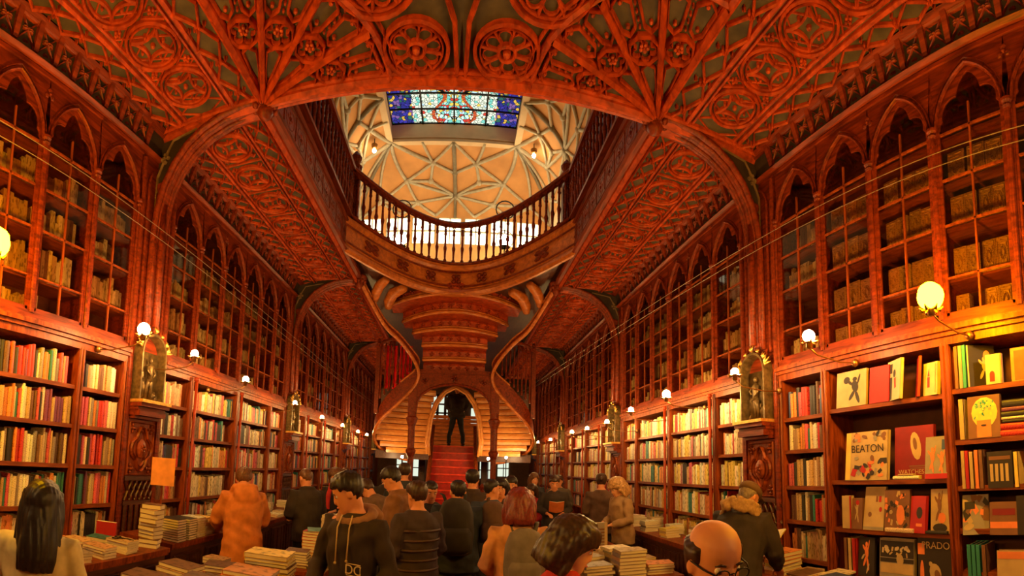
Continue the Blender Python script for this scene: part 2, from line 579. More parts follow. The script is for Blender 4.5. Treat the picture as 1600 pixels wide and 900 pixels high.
# gallery ceilings on both sides of the void
for s, nm in ((-1, 'left'), (1, 'right')):
    g = structure(MB().box(s * 1.78, s * 3.36, 3.66, 18.0, CEIL, UPF).build('ceiling', M['ground']))
    mb = MB()
    for x, w, h in ((1.83, .085, .09), (1.90, .03, .04), (2.10, .035, .045), (2.145, .025, .03), (2.59, .03, .035), (2.64, .045, .045), (2.89, .05, .05)):
        mb.strip([(s * x, 3.72), (s * x, 18.0)], w, h, FC)
    for b in range(3):
        y0, y1 = PIL[b + 1] + 0.12, PIL[b + 2] - 0.12
        n = 7
        st = (y1 - y0) / n
        for k in range(n):
            yc = y0 + st * (k + 0.5)
            quatrefoil(mb, s * 2.367, yc, 0.215, FC, 0.04)
            mb.strip([(s * 2.367 - .22, yc + st / 2), (s * 2.367 + .22, yc + st / 2)], 0.02, 0.03, FC)
            for q in (-1, 1):
                flower(mb, s * 2.367 + q * .16, yc + st / 2 - .09, 0.035, FC, 0.03)
                flower(mb, s * 2.367 + q * .16, yc - st / 2 + .09, 0.035, FC, 0.03)
        lattice(mb, s * 2.0 - 0.085, s * 2.0 + 0.085, y0, y1, FC, 0.26, 0.035, 0.02)
        lattice(mb, s * 2.765 - 0.10, s * 2.765 + 0.10, y0, y1, FC, 0.22, 0.035, 0.02)
    for p in PIL[1:]:
        mb.strip([(s * 1.8, p + .06), (s * 3.0, p + .06)], 0.14, 0.08, FC)
    mb.build('tracery', M['ceil_wood'], g)
    # carved fascia on the void side
    def FF(u, v, h):
        return (s * (1.78 - h), u, v)
    mb = MB()
    mb.box(s * 1.76, s * 1.80, 3.70, 9.4, CEIL - 0.03, UPF)
    for z, w, h in ((CEIL, .07, .06), (CEIL + .10, .03, .03), (CEIL + .40, .03, .03), (UPF - .04, .08, .06)):
        mb.strip([(3.70, z), (9.4, z)], w, h, FF)
    y = 3.9
    while y < 9.3:
        flower(mb, y, CEIL + .25, 0.085, FF, .03)
        mb.strip(circ(y, CEIL + .25, .115, 12), .02, .025, FF, True)
        mb.strip([(y + .17, CEIL + .12), (y + .17, CEIL + .39)], .025, .03, FF)
        y += 0.34
    mb.build('fascia', M['wood'], g)

# floor of the upper storey behind the stair opening, its front edge curved
mb = MB()
n = 24
rows = []
for k in range(n + 1):
    x = -1.80 + 3.6 * k / n
    rows.append((x, curve_y(x) + 0.10))
vs = [(x, y, z) for z in (CEIL + .12, UPF) for x, y in rows] + [(x, 18.0, z) for z in (CEIL + .12, UPF) for x, y in rows]
N1 = n + 1
fs = []
for k in range(n):
    fs += [(k, k + 1, 2 * N1 + k + 1, 2 * N1 + k), (N1 + k, 3 * N1 + k, 3 * N1 + k + 1, N1 + k + 1), (k, N1 + k, N1 + k + 1, k + 1), (2 * N1 + k, 2 * N1 + k + 1, 3 * N1 + k + 1, 3 * N1 + k)]
mb.add(vs, fs)
structure(mb.build('ceiling', M['dark']))

# mouldings, frieze on each wall
tn = 0
for s in (-1, 1):
    tn += 1
    mb = MB()
    mb.box(s * 3.36, s * 2.985, -0.9, 18, MOULD - .02, CEIL)
    def FR(u, v, h):
        return (s * (2.985 - 0.085 * v - h), u, MOULD + 0.03 + 0.25 * v)
    mb.strip([(-0.9, -.08), (18, -.08)], .20, .07, FR)
    mb.strip([(-0.9, .05), (18, .05)], .08, .03, FR)
    mb.strip([(-0.9, .93), (18, .93)], .30, .06, FR)
    mb.strip([(-0.9, .80), (18, .80)], .08, .03, FR)
    g = mb.build('trim_%d' % tn, M['wood'])
    structure(g)
    MB().loft([[FR(-.9, 0, 0), FR(18, 0, 0)], [FR(-.9, 1, 0), FR(18, 1, 0)]], False, False).build('frieze_ground', M['ground_dark'], g)
    mb = MB()
    for b in range(4):
        y0, y1 = PIL[b] + 0.30, PIL[b + 1] - 0.30
        k = 0
        while k < 18:
            y = y0 + (y1 - y0) * (k + .5) / 18
            flower(mb, y, .5, .060, FR, .03, 4, pi / 4)
            flower(mb, y, .22, .03, FR, .02, 3)
            mb.strip([(y - .09, .12), (y, .5), (y + .09, .88)], .014, .022, FR)
            mb.strip([(y + .09, .12), (y, .5), (y - .09, .88)], .014, .022, FR)
            e = y + (y1 - y0) / 36
            mb.loft([[FR(e - .022, .1, 0), FR(e + .022, .1, 0), FR(e + .022, .1, .03), FR(e - .022, .1, .03)],
                     [FR(e - .028, .86, 0), FR(e + .028, .86, 0), FR(e + .022, .86, .045), FR(e - .022, .86, .045)]])
            k += 1
    mb.build('carved_frieze', M['wood'], g)

# great arches that carry the galleries at each pilaster
for s in (-1, 1):
    for p in PIL[1:4]:
        tn += 1
        path = [(1.74, 5.02), (1.95, 5.03), (2.20, 5.00), (2.42, 4.93), (2.60, 4.82), (2.75, 4.66), (2.86, 4.46), (2.925, 4.22), (2.95, 3.95), (2.955, 3.60), (2.955, 2.95)]
        mb = MB()
        for dy, off, r in ((-.09, 0, .032), (0, -.012, .045), (.09, 0, .032), (-.045, .02, .02), (.045, .02, .02)):
            mb.tube([(s * (x - off * .5), p + dy, z - off) for x, z in path], r, 8)
        g = mb.build('trim_%d' % tn, M['wood'], smooth=True)
        structure(g)
        mb = MB()
        m = len(path)
        vs = [(s * x, p + dy, z) for dy in (-.05, .05) for x, z in path] + [(s * 3.05, p + dy, min(CEIL, z + .5) if x > 2.5 else CEIL) for dy in (-.05, .05) for x, z in path]
        vs2 = []
        for dy in (-.05, .05):
            vs2 += [(s * x, p + dy, z) for x, z in path]
            vs2 += [(s * x, p + dy, CEIL) if x < 2.7 else (s * 3.05, p + dy, min(CEIL, CEIL - (x - 2.7) * 2.0 if z > 4.2 else z)) for x, z in path]
        fs = []
        for q in (0, 2 * m):
            for k in range(m - 1):
                fs.append((q + k, q + k + 1, q + m + k + 1, q + m + k))
        mb.add(vs2, fs)
        mb.build('spandrel_panel', M['ground_dark'], g)
        mb = MB()
        for q in (-1, 1):
            def FS(u, v, h):
                return (s * u, p + q * (.05 + h), v)
            mb.strip([(2.86, 4.86), (2.98, 4.6), (2.98, 3.9)], .03, .02, FS)
            mb.strip([(2.45, 4.99), (2.80, 4.95), (2.93, 4.75)], .02, .02, FS)
            flower(mb, 2.89, 4.78, .06, FS, .03)
            flower(mb, 2.97, 4.4, .03, FS, .02)
        mb.build('spandrel_carving', M['carving'], g)
        # pendant boss where arch, ceiling ribs and void edge meet
        tn += 1
        mb = MB()
        mb.lathe([(.02, -.17), (.05, -.15), (.08, -.10), (.06, -.06), (.11, -.03), (.14, .02), (.12, .06)], (s * 1.78, p - .02, CEIL), 12)
        for k in range(8):
            a = 2 * pi * k / 8
            mb.ball((s * 1.78 + .10 * cos(a), p - .02 + .10 * sin(a), CEIL - .05), (.035, .035, .04), 6, 4)
        structure(mb.build('trim_%d' % tn, M['wood'], smooth=True))

# upper storey: side walls, coved plaster vault, skylight, end wall
UX0, UX1, UY0, UY1 = -3.15, 2.75, 3.0, 13.4
SX0, SX1, SY0, SY1 = -1.95, 1.40, 5.5, 11.55
SPR, TOPZ = 9.25, 10.35
structure(MB().box(UX0 - .15, UX0, UY0, UY1, UPF, SPR + 1.6).build('wall_left', M['cream']))
structure(MB().box(UX1, UX1 + .15, UY0, UY1, UPF, SPR + 1.6).build('wall_right', M['cream']))
structure(MB().box(UX0, UX1, UY0 - .15, UY0, UPF, SPR + 1.6).build('wall_front', M['cream']))
# end wall with a row of tall windows
wb = MB()
wx = [-2.75, -1.95, -1.15, -.35, .45, 1.25, 2.05]
WINZ0, WINZ1 = 8.42, 9.30
wb.box(UX0, UX1, UY1, UY1 + .15, UPF, WINZ0)
wb.box(UX0, UX1, UY1, UY1 + .15, WINZ1 + .0, SPR + 1.6)
xs = [UX0] + [q for c in wx for q in (c - .36, c + .36)] + [UX1]
for k in range(0, len(xs), 2):
    wb.box(xs[k], xs[k + 1], UY1, UY1 + .15, WINZ0, WINZ1)
structure(wb.build('wall_back', M['peach']))
for k, c in enumerate(wx):
    w = MB().box(c - .36, c + .36, UY1 + .08, UY1 + .12, WINZ0, WINZ1).build('window_%d' % (k + 1), M['daylight'])
    structure(w)
    mb = MB()
    for z in (WINZ0, WINZ0 + .42, WINZ0 + .84, WINZ1 - .03):
        mb.box(c - .36, c + .36, UY1 + .03, UY1 + .075, z, z + .035)
    for x in (c - .36, c - .015, c + .33):
        mb.box(x, x + .03, UY1 + .03, UY1 + .075, WINZ0, WINZ1)
    mb.build('window_frame', M['rib'], w)

def vault_pt(side, t, k):
    """cove surface: t along the side 0..1, k 0 at the wall .. 1 at the skylight"""
    oc = [(UX0, UY0), (UX0, UY1), (UX1, UY1), (UX1, UY0)]
    ic = [(SX0, SY0), (SX0, SY1), (SX1, SY1), (SX1, SY0)]
    a, b = oc[side], oc[(side + 1) % 4]
    c, d = ic[side], ic[(side + 1) % 4]
    ox, oy = a[0] + (b[0] - a[0]) * t, a[1] + (b[1] - a[1]) * t
    ix, iy = c[0] + (d[0] - c[0]) * t, c[1] + (d[1] - c[1]) * t
    th = k * pi / 2
    q = 1 - cos(th)
    return Vector((ox + (ix - ox) * q, oy + (iy - oy) * q, SPR + (TOPZ - SPR) * sin(th)))
mb = MB()
for side in range(4):
    NA, NK = 24, 10
    mb.loft([[tuple(vault_pt(side, a / NA, k / NK)) for a in range(NA + 1)] for k in range(NK + 1)], False, False)
vault = structure(mb.build('ceiling', M['peach'], smooth=True))
def q(side, t, k):
    v = vault_pt(side, t, k)
    return v + (Vector((-.2, 9, 6.0)) - v).normalized() * .03
def run(mb, side, p0, p1, r):
    mb.tube([tuple(q(side, p0[0] + (p1[0] - p0[0]) * i / 8, p0[1] + (p1[1] - p0[1]) * i / 8)) for i in range(9)], r, 6)
NODES = dict(A=(.5, 1), B=(.36, .74), C=(.5, .62), D=(.36, .52), E=(.5, .34), F=(.22, .52), G=(0, 1), J=(.10, .26), K=(.30, .24), L=(.40, .04), N=(.5, 0), O=(.22, .06), Q=(0, .3), R=(0, 0), S=(.25, 1))
EDGES = ['AB', 'AC', 'BC', 'BD', 'DE', 'DF', 'CE', 'GB', 'GF', 'GJ', 'FE', 'EK', 'KF', 'EL', 'EN', 'KO', 'FJ', 'JR', 'JO', 'KL', 'BF', 'JK', 'GR', 'SB']
mb = MB()
for side, nb in ((0, 2), (1, 1), (2, 2), (3, 1)):
    for b in range(nb):
        for e in EDGES:
            for mir in (0, 1):
                pp = []
                for c in e:
                    t, k = NODES[c]
                    t = 1 - t if mir else t
                    pp.append(((b + t) / nb, k))
                run(mb, side, pp[0], pp[1], .055 if e in ('AC', 'CE', 'GR', 'GF', 'GB') else .042)
        for c in 'BCDEFJK':
            for mir in (0, 1):
                t, k = NODES[c]
                t = 1 - t if mir else t
                mb.ball(tuple(q(side, (b + t) / nb, k)), .085, 8, 6)
mb.build('vault_rib', M['rib'], vault, smooth=True)
# well of the skylight and the band below it
mb = MB()
for x0, x1, y0, y1 in ((SX0 - .12, SX0, SY0, SY1), (SX1, SX1 + .12, SY0, SY1), (SX0 - .12, SX1 + .12, SY1, SY1 + .12), (SX0 - .12, SX1 + .12, SY0 - .12, SY0)):
    mb.box(x0, x1, y0, y1, TOPZ - .02, TOPZ + .62)
for z, e in ((TOPZ - .04, .05), (TOPZ + .08, .03), (TOPZ + .55, .05)):
    mb.box(SX0 - .1, SX1 + .1, SY1 - e, SY1 + .1, z, z + .06)
    mb.box(SX0 - .1, SX0 + e, SY0, SY1, z, z + .06)
    mb.box(SX1 - e, SX1 + .1, SY0, SY1, z, z + .06)
mb.build('skylight_well', M['cream'], vault)
sk = MB().box(-(SX1 - SX0) / 2, (SX1 - SX0) / 2, -(SY1 - SY0) / 2, (SY1 - SY0) / 2, 0, .03).build('window_8', M['stained'], loc=((SX0 + SX1) / 2, (SY0 + SY1) / 2, TOPZ + .52))
structure(sk)
mb = MB()
for k in range(5):
    x = SX0 + (SX1 - SX0) * k / 4 - (SX0 + SX1) / 2
    mb.box(x - .02, x + .02, -(SY1 - SY0) / 2, (SY1 - SY0) / 2, -.05, .0)
for k in range(13):
    y = -(SY1 - SY0) / 2 + (SY1 - SY0) * k / 12
    mb.box(-(SX1 - SX0) / 2, (SX1 - SX0) / 2, y - .012, y + .012, -.04, .0)
mb.build('window_frame', M['iron'], sk)
structure(MB().box(UX0 - .2, UX1 + .2, UY0 - .2, UY1 + .2, 11.6, 11.7).build('roof', M['plaster']))

# lower back wall windows / doors with daylight behind the stair
for k, (x, z0, z1) in enumerate(((-2.0, 1.35, 2.35), (-1.35, 1.25, 2.30), (1.25, 1.25, 2.30), (1.95, 1.35, 2.35))):
    w = structure(MB().box(x - .22, x + .22, 17.95, 17.98, z0, z1).build('window_%d' % (k + 9), M['daylight_low']))
    mb = MB()
    for q in range(4):
        mb.box(x - .24, x + .24, 17.9, 17.96, z0 + (z1 - z0) * q / 3 - .02, z0 + (z1 - z0) * q / 3 + .02)
    for q in (-.24, 0, .22):
        mb.box(x + q - .015, x + q + .015, 17.9, 17.96, z0, z1)
    mb.build('window_frame', M['dark'], w)

# ================================================================ wall furniture
# local frames: x out of the wall into the room, y along the wall, z up
SIDE = {-1: 'left', 1: 'right'}
BAYNAME = ['bay behind the viewer', 'first', 'second', 'third', 'fourth']

def unit_frame(s, y):
    return (s * WALLX, y, 0), (pi if s > 0 else 0.0)

def bookcase(s, y0, y1, shelves, label, group, stiles=True, posts=True):
    w = (y1 - y0)
    loc, rz = unit_frame(s, (y0 + y1) / 2)
    t = thing('bookcase', label, 'bookcase', loc, rz, group)
    h = w / 2
    mb = MB().box(-.35, -.335, -h, h, 0, 2.62)
    mb.build('back_board', M['case_back'], t)
    for q in (-1, 1):
        mb = MB()
        mb.box(-.335, -.012, q * h, q * (h - .022), 0, 2.60)
        mb.build('side_panel', M['case'], t)
        mb = MB()
        mb.box(-.012, .022, q * h, q * (h - .038), 0, 2.60)
        mb.tube([(.024, q * (h - .018), .05), (.024, q * (h - .018), 2.60)], .013, 6)
        mb.build('stile', M['case'], t)
    for z in shelves:
        mb = MB()
        mb.box(-.335, -.006, -h + .022, h - .022, z - .03, z)
        mb.box(-.006, .004, -h + .036, h - .036, z - .034, z + .002)
        mb.build('shelf', M['shelf_wood'], t)
    mb = MB()
    mb.box(-.335, .03, -h, h, 2.58, 2.64)
    mb.box(-.335, .055, -h, h, 2.64, 2.67)
    mb.box(-.335, .085, -h, h, 2.67, 2.70)
    mb.box(-.335, .06, -h, h, 2.70, 2.72)
    mb.build('cornice', M['case'], t)
    mb = MB()
    mb.box(-.335, .035, -h, h, 0, .12)
    mb.build('plinth', M['case'], t)
    if posts:
        mb = MB()
        mb.tube([(.085, -h * (1 if s < 0 else -1), z) for z in (0, 1.3, 2.62)], .020, 8)
        mb.lathe([(.02, 0), (.032, .01), (.032, .04), (.02, .05)], (.085, -h * (1 if s < 0 else -1), 2.58), 8)
        mb.build('post', M['post'], t, smooth=True)
    return t

def glazed_case(s, y0, y1, n, label, group, trans=(3.08, 3.48, 3.83, 4.19)):
    w = y1 - y0
    h = w / 2
    loc, rz = unit_frame(s, (y0 + y1) / 2)
    t = thing('glazed_bookcase', label, 'glazed bookcase', loc, rz, group)
    Z0, ZS, ZT = 2.72, 4.22, 4.75
    MB().box(-.35, -.335, -h, h, Z0, ZT).build('back_board', M['case_back'], t)
    for z in (Z0 + .03,) + tuple(trans):
        MB().box(-.33, -.05, -h + .02, h - .02, z - .02, z).build('shelf', M['shelf_wood'], t)
    aw = w / n
    fr = MB()
    for q in (-1, 1):
        fr.box(-.33, .0, q * h, q * (h - .02), Z0, ZT)
    fr.box(-.01, .02, -h, h, Z0, Z0 + .07)
    fr.box(-.33, .03, -h, h, ZT - .03, ZT)
    for k in range(n):
        c = -h + aw * (k + .5)
        a = aw / 2 - .035
        pa = pointed(a, .42, 10)
        # spandrel plate over the arch
        front = [[(.012, c + u, ZS + v) for u, v in pa], [(.012, c + u * (aw / 2) / a, ZT) for u, v in pa]]
        fr.loft(front, False, False)
        fr.loft([[(.012, c + u, ZS + v) for u, v in pa], [(-.03, c + u, ZS + v) for u, v in pa]], False, False)
        # jambs with a slim colonnette
        for q in (-1, 1):
            fr.box(-.03, .012, c + q * a, c + q * aw / 2, Z0, ZS)
            fr.tube([(.022, c + q * (aw / 2 - .008), Z0 + .05), (.022, c + q * (aw / 2 - .008), ZS - .05)], .014, 6)
            fr.lathe([(.016, -.05), (.028, -.035), (.018, -.015), (.034, .0), (.034, .02), (.02, .03)], (.022, c + q * (aw / 2 - .008), ZS), 8)
        def FA(u, v, g):
            return (.012 + g, c + u, ZS + v)
        fr.strip([(u * 1.0, v) for u, v in pa], .022, .028, FA)
        fr.strip([(u * 1.10, v * 1.08 + .005) for u, v in pa], .012, .018, FA)
        if k > 0:
            flower(fr, -aw / 2, .38, .055, FA, .015, 3, pi / 2)
    fr.build('frame', M['wood'], t)
    for k in range(n):
        c = -h + aw * (k + .5)
        a = aw / 2 - .035
        d = MB()
        # door: stiles, mullion, transoms and cusped arch head
        for q in (-1, 1):
            d.box(-.022, .004, c + q * a, c + q * (a - .022), Z0 + .07, ZS)
        d.box(-.022, .004, c - a, c + a, Z0 + .07, Z0 + .10)
        pa = pointed(a, .42, 18)
        m = len(pa)
        cus = []
        for i, (u, v) in enumerate(pa):
            f = i / (m - 1)
            r = 1 - .10 - .20 * (1 - abs(sin(pi * 3 * f))) * (1 if .08 < f < .92 else 0)
            cus.append((u * r, v * r - .0))
        for dx in (-.02, .0):
            d.loft([[(dx, c + u, ZS + v) for u, v in pa], [(dx, c + u, ZS + v) for u, v in cus]], False, False)
        d.loft([[(-.02, c + u, ZS + v) for u, v in cus], [(0, c + u, ZS + v) for u, v in cus]], False, False)
        door = d.build('door', M['wood'], t)
        g = MB()
        g.box(-.018, .002, c - .007, c + .007, Z0 + .1, ZS + .14)
        for z in trans:
            g.box(-.018, .002, c - a + .02, c + a - .02, z - .010, z + .005)
        g.build('glazing_bar', M['case'], door)
        p = MB()
        p.add([(-.012, c - a, Z0 + .08), (-.012, c + a, Z0 + .08)] + [(-.012, c + u, ZS + v) for u, v in reversed(pa)], [tuple(range(2 + m))])
        p.build('pane', M['pane'], door)
    return t

def carved_pilaster(s, y, label, group):
    loc, rz = unit_frame(s, y)
    t = thing('carved_pilaster', label, 'carved pilaster', loc, rz, group)
    b = MB()
    b.box(-.35, .02, -.29, .29, 0, 4.76)
    for q in (-1, 1):
        b.tube([(.03, q * .27, .1), (.03, q * .27, 4.7)], .024, 8)
        b.tube([(.03, q * .19, 2.9), (.03, q * .19, 4.5)], .018, 8)
        b.box(.0, .05, q * .29, q * .24, 0, 2.66)
    b.build('shaft', M['wood'], t)
    # tall upper panel with a pointed recess
    def FP(u, v, g):
        return (.02 + g, u, v)
    b = MB()
    b.tube([(.10, 0, 3.0), (.10, 0, 4.35)], .035, 8)
    b.lathe([(.035, 0), (.07, .03), (.05, .06), (.09, .12), (.09, .16), (.04, .2)], (.09, 0, 4.35), 10)
    b.tube([(.07, -.08, 3.02), (.07, -.08, 4.4)], .02, 6)
    b.tube([(.07, .08, 3.02), (.07, .08, 4.4)], .02, 6)
    b.strip([(-.2 + u + .2, 4.45 + v) for u, v in pointed(.19, .26)], .03, .03, FP)
    b.build('colonnette', M['wood'], t, smooth=True)
    # niche
    b = MB()
    for q in (-1, 1):
        b.box(.02, .14, q * .185, q * .205, 2.22, 2.72)
    pa = pointed(.20, .20)
    b.loft([[(.02, u, 2.72 + v) for u, v in pa], [(.14, u, 2.72 + v) for u, v in pa], [(.14, u * .92, 2.71 + v * .92) for u, v in pa], [(.02, u * .92, 2.71 + v * .92) for u, v in pa]], False, False)
    b.build('niche_frame', M['bronze'], t)
    b = MB()
    b.box(.02, .035, -.185, .185, 2.22, 2.74)
    for k in range(26):
        u = -.16 + .32 * ((k * 37) % 26) / 25
        v = 2.26 + .18 * ((k * 11) % 7) / 6
        b.tube([(.04, u, 2.23), (.06, u + .01, v), (.05, u + .03, v + .05)], [.014, .010, .003], 5)
    b.build('niche_foliage', M['bronze'], t, smooth=True)
    b = MB()  # small standing figure in relief
    b.tube([(.07, .025, 2.26), (.085, .03, 2.36), (.09, .015, 2.45)], [.014, .019, .025], 8)
    b.tube([(.06, -.04, 2.26), (.07, -.025, 2.36), (.09, -.01, 2.45)], [.014, .019, .025], 8)
    b.tube([(.09, 0, 2.43), (.09, .0, 2.50), (.085, .0, 2.58), (.08, .0, 2.61)], [.034, .028, .038, .014], 8)
    b.tube([(.085, .04, 2.58), (.11, .06, 2.51), (.12, .02, 2.47)], [.014, .012, .009], 6)
    b.tube([(.085, -.04, 2.58), (.11, -.07, 2.53), (.12, -.03, 2.49)], [.014, .012, .009], 6)
    b.ball((.085, 0, 2.645), (.024, .022, .030), 8, 6)
    b.build('statuette', M['bronze'], t, smooth=True)
    b = MB()
    for a, l in ((-85, 1.4), (-62, .8), (-30, .45), (0, .9), (30, .45), (62, .8), (85, 1.4)):
        a = radians(a)
        u, v = .20 * sin(a), 2.74 + .19 * cos(a)
        for q in (-.5, 0, .5):
            d = a * .6 + q
            b.tube([(.12, u, v), (.14, u + .035 * l * sin(d), v + .035 * l * cos(d)), (.13, u + .08 * l * sin(d), v + .08 * l * cos(d))], [.010, .013, .003], 5)
    b.build('crest_foliage', M['gold'], t, smooth=True)
    b = MB()
    b.box(.0, .22, -.24, .24, 2.19, 2.22)
    b.build('sill', M['gold'], t)
    b = MB()
    for k, (z0, z1, d) in enumerate(((2.15, 2.19, .20), (2.12, 2.15, .15), (2.06, 2.12, .17), (2.03, 2.06, .10))):
        b.box(0, d, -.235 + .01 * k, .235 - .01 * k, z0, z1)
    b.build('bracket', M['wood'], t)
    b = MB()
    b.box(.02, .035, -.21, .21, 1.45, 2.0)
    b.strip([(-.2, 1.46), (.2, 1.46), (.2, 1.99), (-.2, 1.99)], .03, .035, FP, True)
    q4 = []
    for k in range(48):
        a = 2 * pi * k / 48
        r = .125 + .05 * abs(cos(2 * a)) ** 1.5
        q4.append((r * cos(a) * .95, 1.725 + r * sin(a) * 1.3))
    b.strip(q4, .028, .05, FP, True)
    b.strip([(u * .78, 1.725 + (v - 1.725) * .78) for u, v in q4], .02, .035, FP, True)
    for u, v in ((-.15, 1.93), (.15, 1.93), (-.15, 1.52), (.15, 1.52)):
        flower(b, u, v, .055, FP, .04)
    b.ball((.05, 0, 1.725), (.03, .075, .10), 10, 6)
    flower(b, 0, 1.725, .05, lambda u, v, g: (.07 + g, u, v), .02, 5)
    b.build('medallion', M['case'], t, smooth=False)
    b = MB()
    b.box(0, .05, -.22, .22, 1.40, 1.44)
    for k in range(6):
        u = -.2 + .08 * k
        b.strip([(u, 1.2), (u + .10, 1.39)], .02, .03, FP)
        b.strip([(u + .10, 1.2), (u, 1.39)], .02, .03, FP)
    b.box(0, .05, -.22, .22, 1.15, 1.19)
    for k in range(5):
        u = -.18 + .09 * k
        b.tube([(.04, u, .1), (.04, u, 1.15)], .022, 6)
    b.build('lattice_panel', M['dark'], t)
    return t

SH_STD = (.52, .86, 1.17, 1.54, 1.90, 2.25)
ORD = ['first', 'second', 'third', 'fourth', 'fifth', 'sixth', 'seventh', 'eighth', 'ninth', 'tenth']
BAYW = ['nearest', 'second', 'third', 'farthest']
UNITW = ['narrow end', 'near wide', 'far wide', 'narrow far']
CASES = []      # (side, bay, unit, y0, y1, shelves)
for s in (-1, 1):
    for b in range(4):
        y0, y1 = PIL[b] + .30, PIL[b + 1] - .30
        u = (y1 - y0) / 6
        edges = [y0, y0 + u, y0 + 3 * u, y0 + 5 * u, y1]
        for k in range(4):
            sh = SH_STD
            if s > 0 and b == 0:
                if k == 2:
                    sh = (.50, .84, 1.21, 1.61, 2.23)
                elif k == 1:
                    sh = (.55, .95, 1.25, 1.55, 1.88, 2.25)
                elif k == 3:
                    sh = (.55, .90, 1.24, 1.56, 1.90, 2.21)
            pos = ('beside the near end pilaster', 'with the nearer wide shelves', 'with the farther wide shelves', 'narrow, beside the far pilaster')[k]
            CASES.append((s, b, k, edges[k], edges[k + 1], sh))
            bookcase(s, edges[k], edges[k + 1], sh,
                     'open redwood bookcase %s, %s bay of the %s wall' % (pos, BAYW[b], SIDE[s]),
                     'open bookcases along both walls', posts=(k in (1, 2) and b > 0))
            glazed_case(s, edges[k], edges[k + 1], (1, 2, 2, 1)[k],
                        'arched glazed bookcase %s, above the %s bay of the %s wall' % (('at the near end', 'second along', 'third along', 'at the far end')[k], BAYW[b], SIDE[s]),
                        'glazed bookcases over the shelves')
    for b in range(1, 5):
        carved_pilaster(s, PIL[b], 'carved wooden pilaster with bronze niche, %s from the viewer on the %s wall' % (ORD[b - 1], SIDE[s]), 'carved pilasters between the bays')
    w = MB().box(s * 3.36, s * 2.99, 16.75, 18.0, 0, 4.75)
    structure(w.build('wall_%s' % SIDE[s], M['case']))

# ---------------------------------------------------------------- wall lamps
def wall_lamp(s, y, z, r, label, mat, x=2.42):
    f = (x - s * .062) / (2.76 - s * .062)
    y, z = y * f, EYE + (z - EYE) * f
    loc = (s * x, y, z)
    t = thing('wall_lamp', label, 'wall lamp', loc, pi if s > 0 else 0, 'bare bulb lamps along the walls')
    MB().ball((0, 0, 0), r, 10, 8).build('bulb', M[mat], t, smooth=True)
    back = -(WALLX - x)
    b = MB()
    b.tube([(back + .03, 0, -.13), (back * .6, 0, -.15), (back * .15, 0, -.13), (0, 0, -.07 - r * .3)], .006, 6)
    b.lathe([(.035, 0), (.03, .02), (.012, .03)], (back + .05, 0, -.13), 8, 'x')
    b.build('arm', M['brass'], t, smooth=True)
    b = MB().lathe([(.012, -.05), (.024, -.045), (.024, 0), (.030, .005)], (0, 0, -r * .85), 10)
    b.build('socket', M['brass'], t, smooth=True)
    b = MB()
    for k in range(6):
        a = 2 * pi * k / 6
        b.tube([(.022 * cos(a), .022 * sin(a), -r * .9), (.055 * cos(a), .055 * sin(a), -r * 1.05), (.075 * cos(a), .075 * sin(a), -r * .8)], [.006, .012, .003], 5)
    b.build('petal_collar', M['brass'], t, smooth=True)
    return t

LL = [(1.66, 3.12, .095, 'bulb_large'), (3.36, 2.88, .055, 'bulb_red'), (4.28, 2.84, .038, 'bulb'), (5.60, 2.78, .038, 'bulb'), (7.60, 2.72, .034, 'bulb'),
      (9.30, 2.64, .034, 'bulb'), (11.1, 2.62, .034, 'bulb'), (12.95, 2.60, .034, 'bulb'), (14.3, 2.60, .034, 'bulb'), (16.0, 2.60, .034, 'bulb')]
LR = [(1.54, 2.88, .085, 'bulb_large'), (2.74, 2.85, .048, 'bulb_red'), (3.85, 2.74, .036, 'bulb'), (5.45, 2.74, .048, 'bulb'), (6.72, 2.68, .036, 'bulb'),
      (7.90, 2.60, .034, 'bulb'), (9.18, 2.58, .034, 'bulb'), (10.45, 2.60, .036, 'bulb'), (12.9, 2.56, .034, 'bulb'), (14.9, 2.58, .034, 'bulb'), (16.5, 2.60, .034, 'bulb')]
for s, L in ((-1, LL), (1, LR)):
    for k, (y, z, r, mt) in enumerate(L):
        size = 'large glowing' if r > .06 else 'glowing'
        wall_lamp(s, y, z, r, '%s bare bulb over the ledge, %s lamp from the viewer, %s wall' % (size, (ORD + ['eleventh'])[k], SIDE[s]), mt)
# unseen lamps added behind the viewer to brighten the room
for s in (-1, 1):
    wall_lamp(s, -.4, 3.0, .06, 'added unseen fill bulb on the %s wall behind the viewer' % SIDE[s], 'bulb')

# steel cables stretched along the walls
for s in (-1, 1):
    for k, dz in enumerate((0, -.10)):
        pts = [(s * (2.72 + .0 * y), y, 3.92 + dz + .0) for y in ()]
        if s > 0:
            pts = [(2.93 - .07 * (y - .2), y, 3.94 + dz + .006 * y - .03 * sin(y * .2)) for y in [0.2 + i * .6 for i in range(27)]]
        else:
            pts = [(-2.55 - .028 * min(y, 13), y, 3.86 + dz - .03 * sin(y * .2)) for y in [0.4 + i * .6 for i in range(27)]]
        o = MB().tube(pts, .0032, 5).build('steel_cable', M['rope'])
        tag(o, '%s of two thin steel cables stretched high along the %s wall' % (('upper', 'lower')[k], SIDE[s]), 'cable', 'steel cables over the aisle')

# ================================================================ upper balustrades, balcony, staircase
def baluster_mesh(h, r=.027):
    mb = MB()
    mb.lathe([(r * 1.3, 0), (r * 1.3, h * .06), (r * .7, h * .09), (r * .85, h * .30), (r * 1.35, h * .42), (r * .8, h * .50), (r * .7, h * .80), (r * 1.2, h * .84), (r * .9, h * .88), (r * .9, h)], n=8)
    return mb

def put(src, parent, loc, rz=0.0):
    o = src.copy()
    COL.objects.link(o)
    o.parent = parent
    o.location = loc
    o.rotation_euler = (0, 0, rz)
    return o

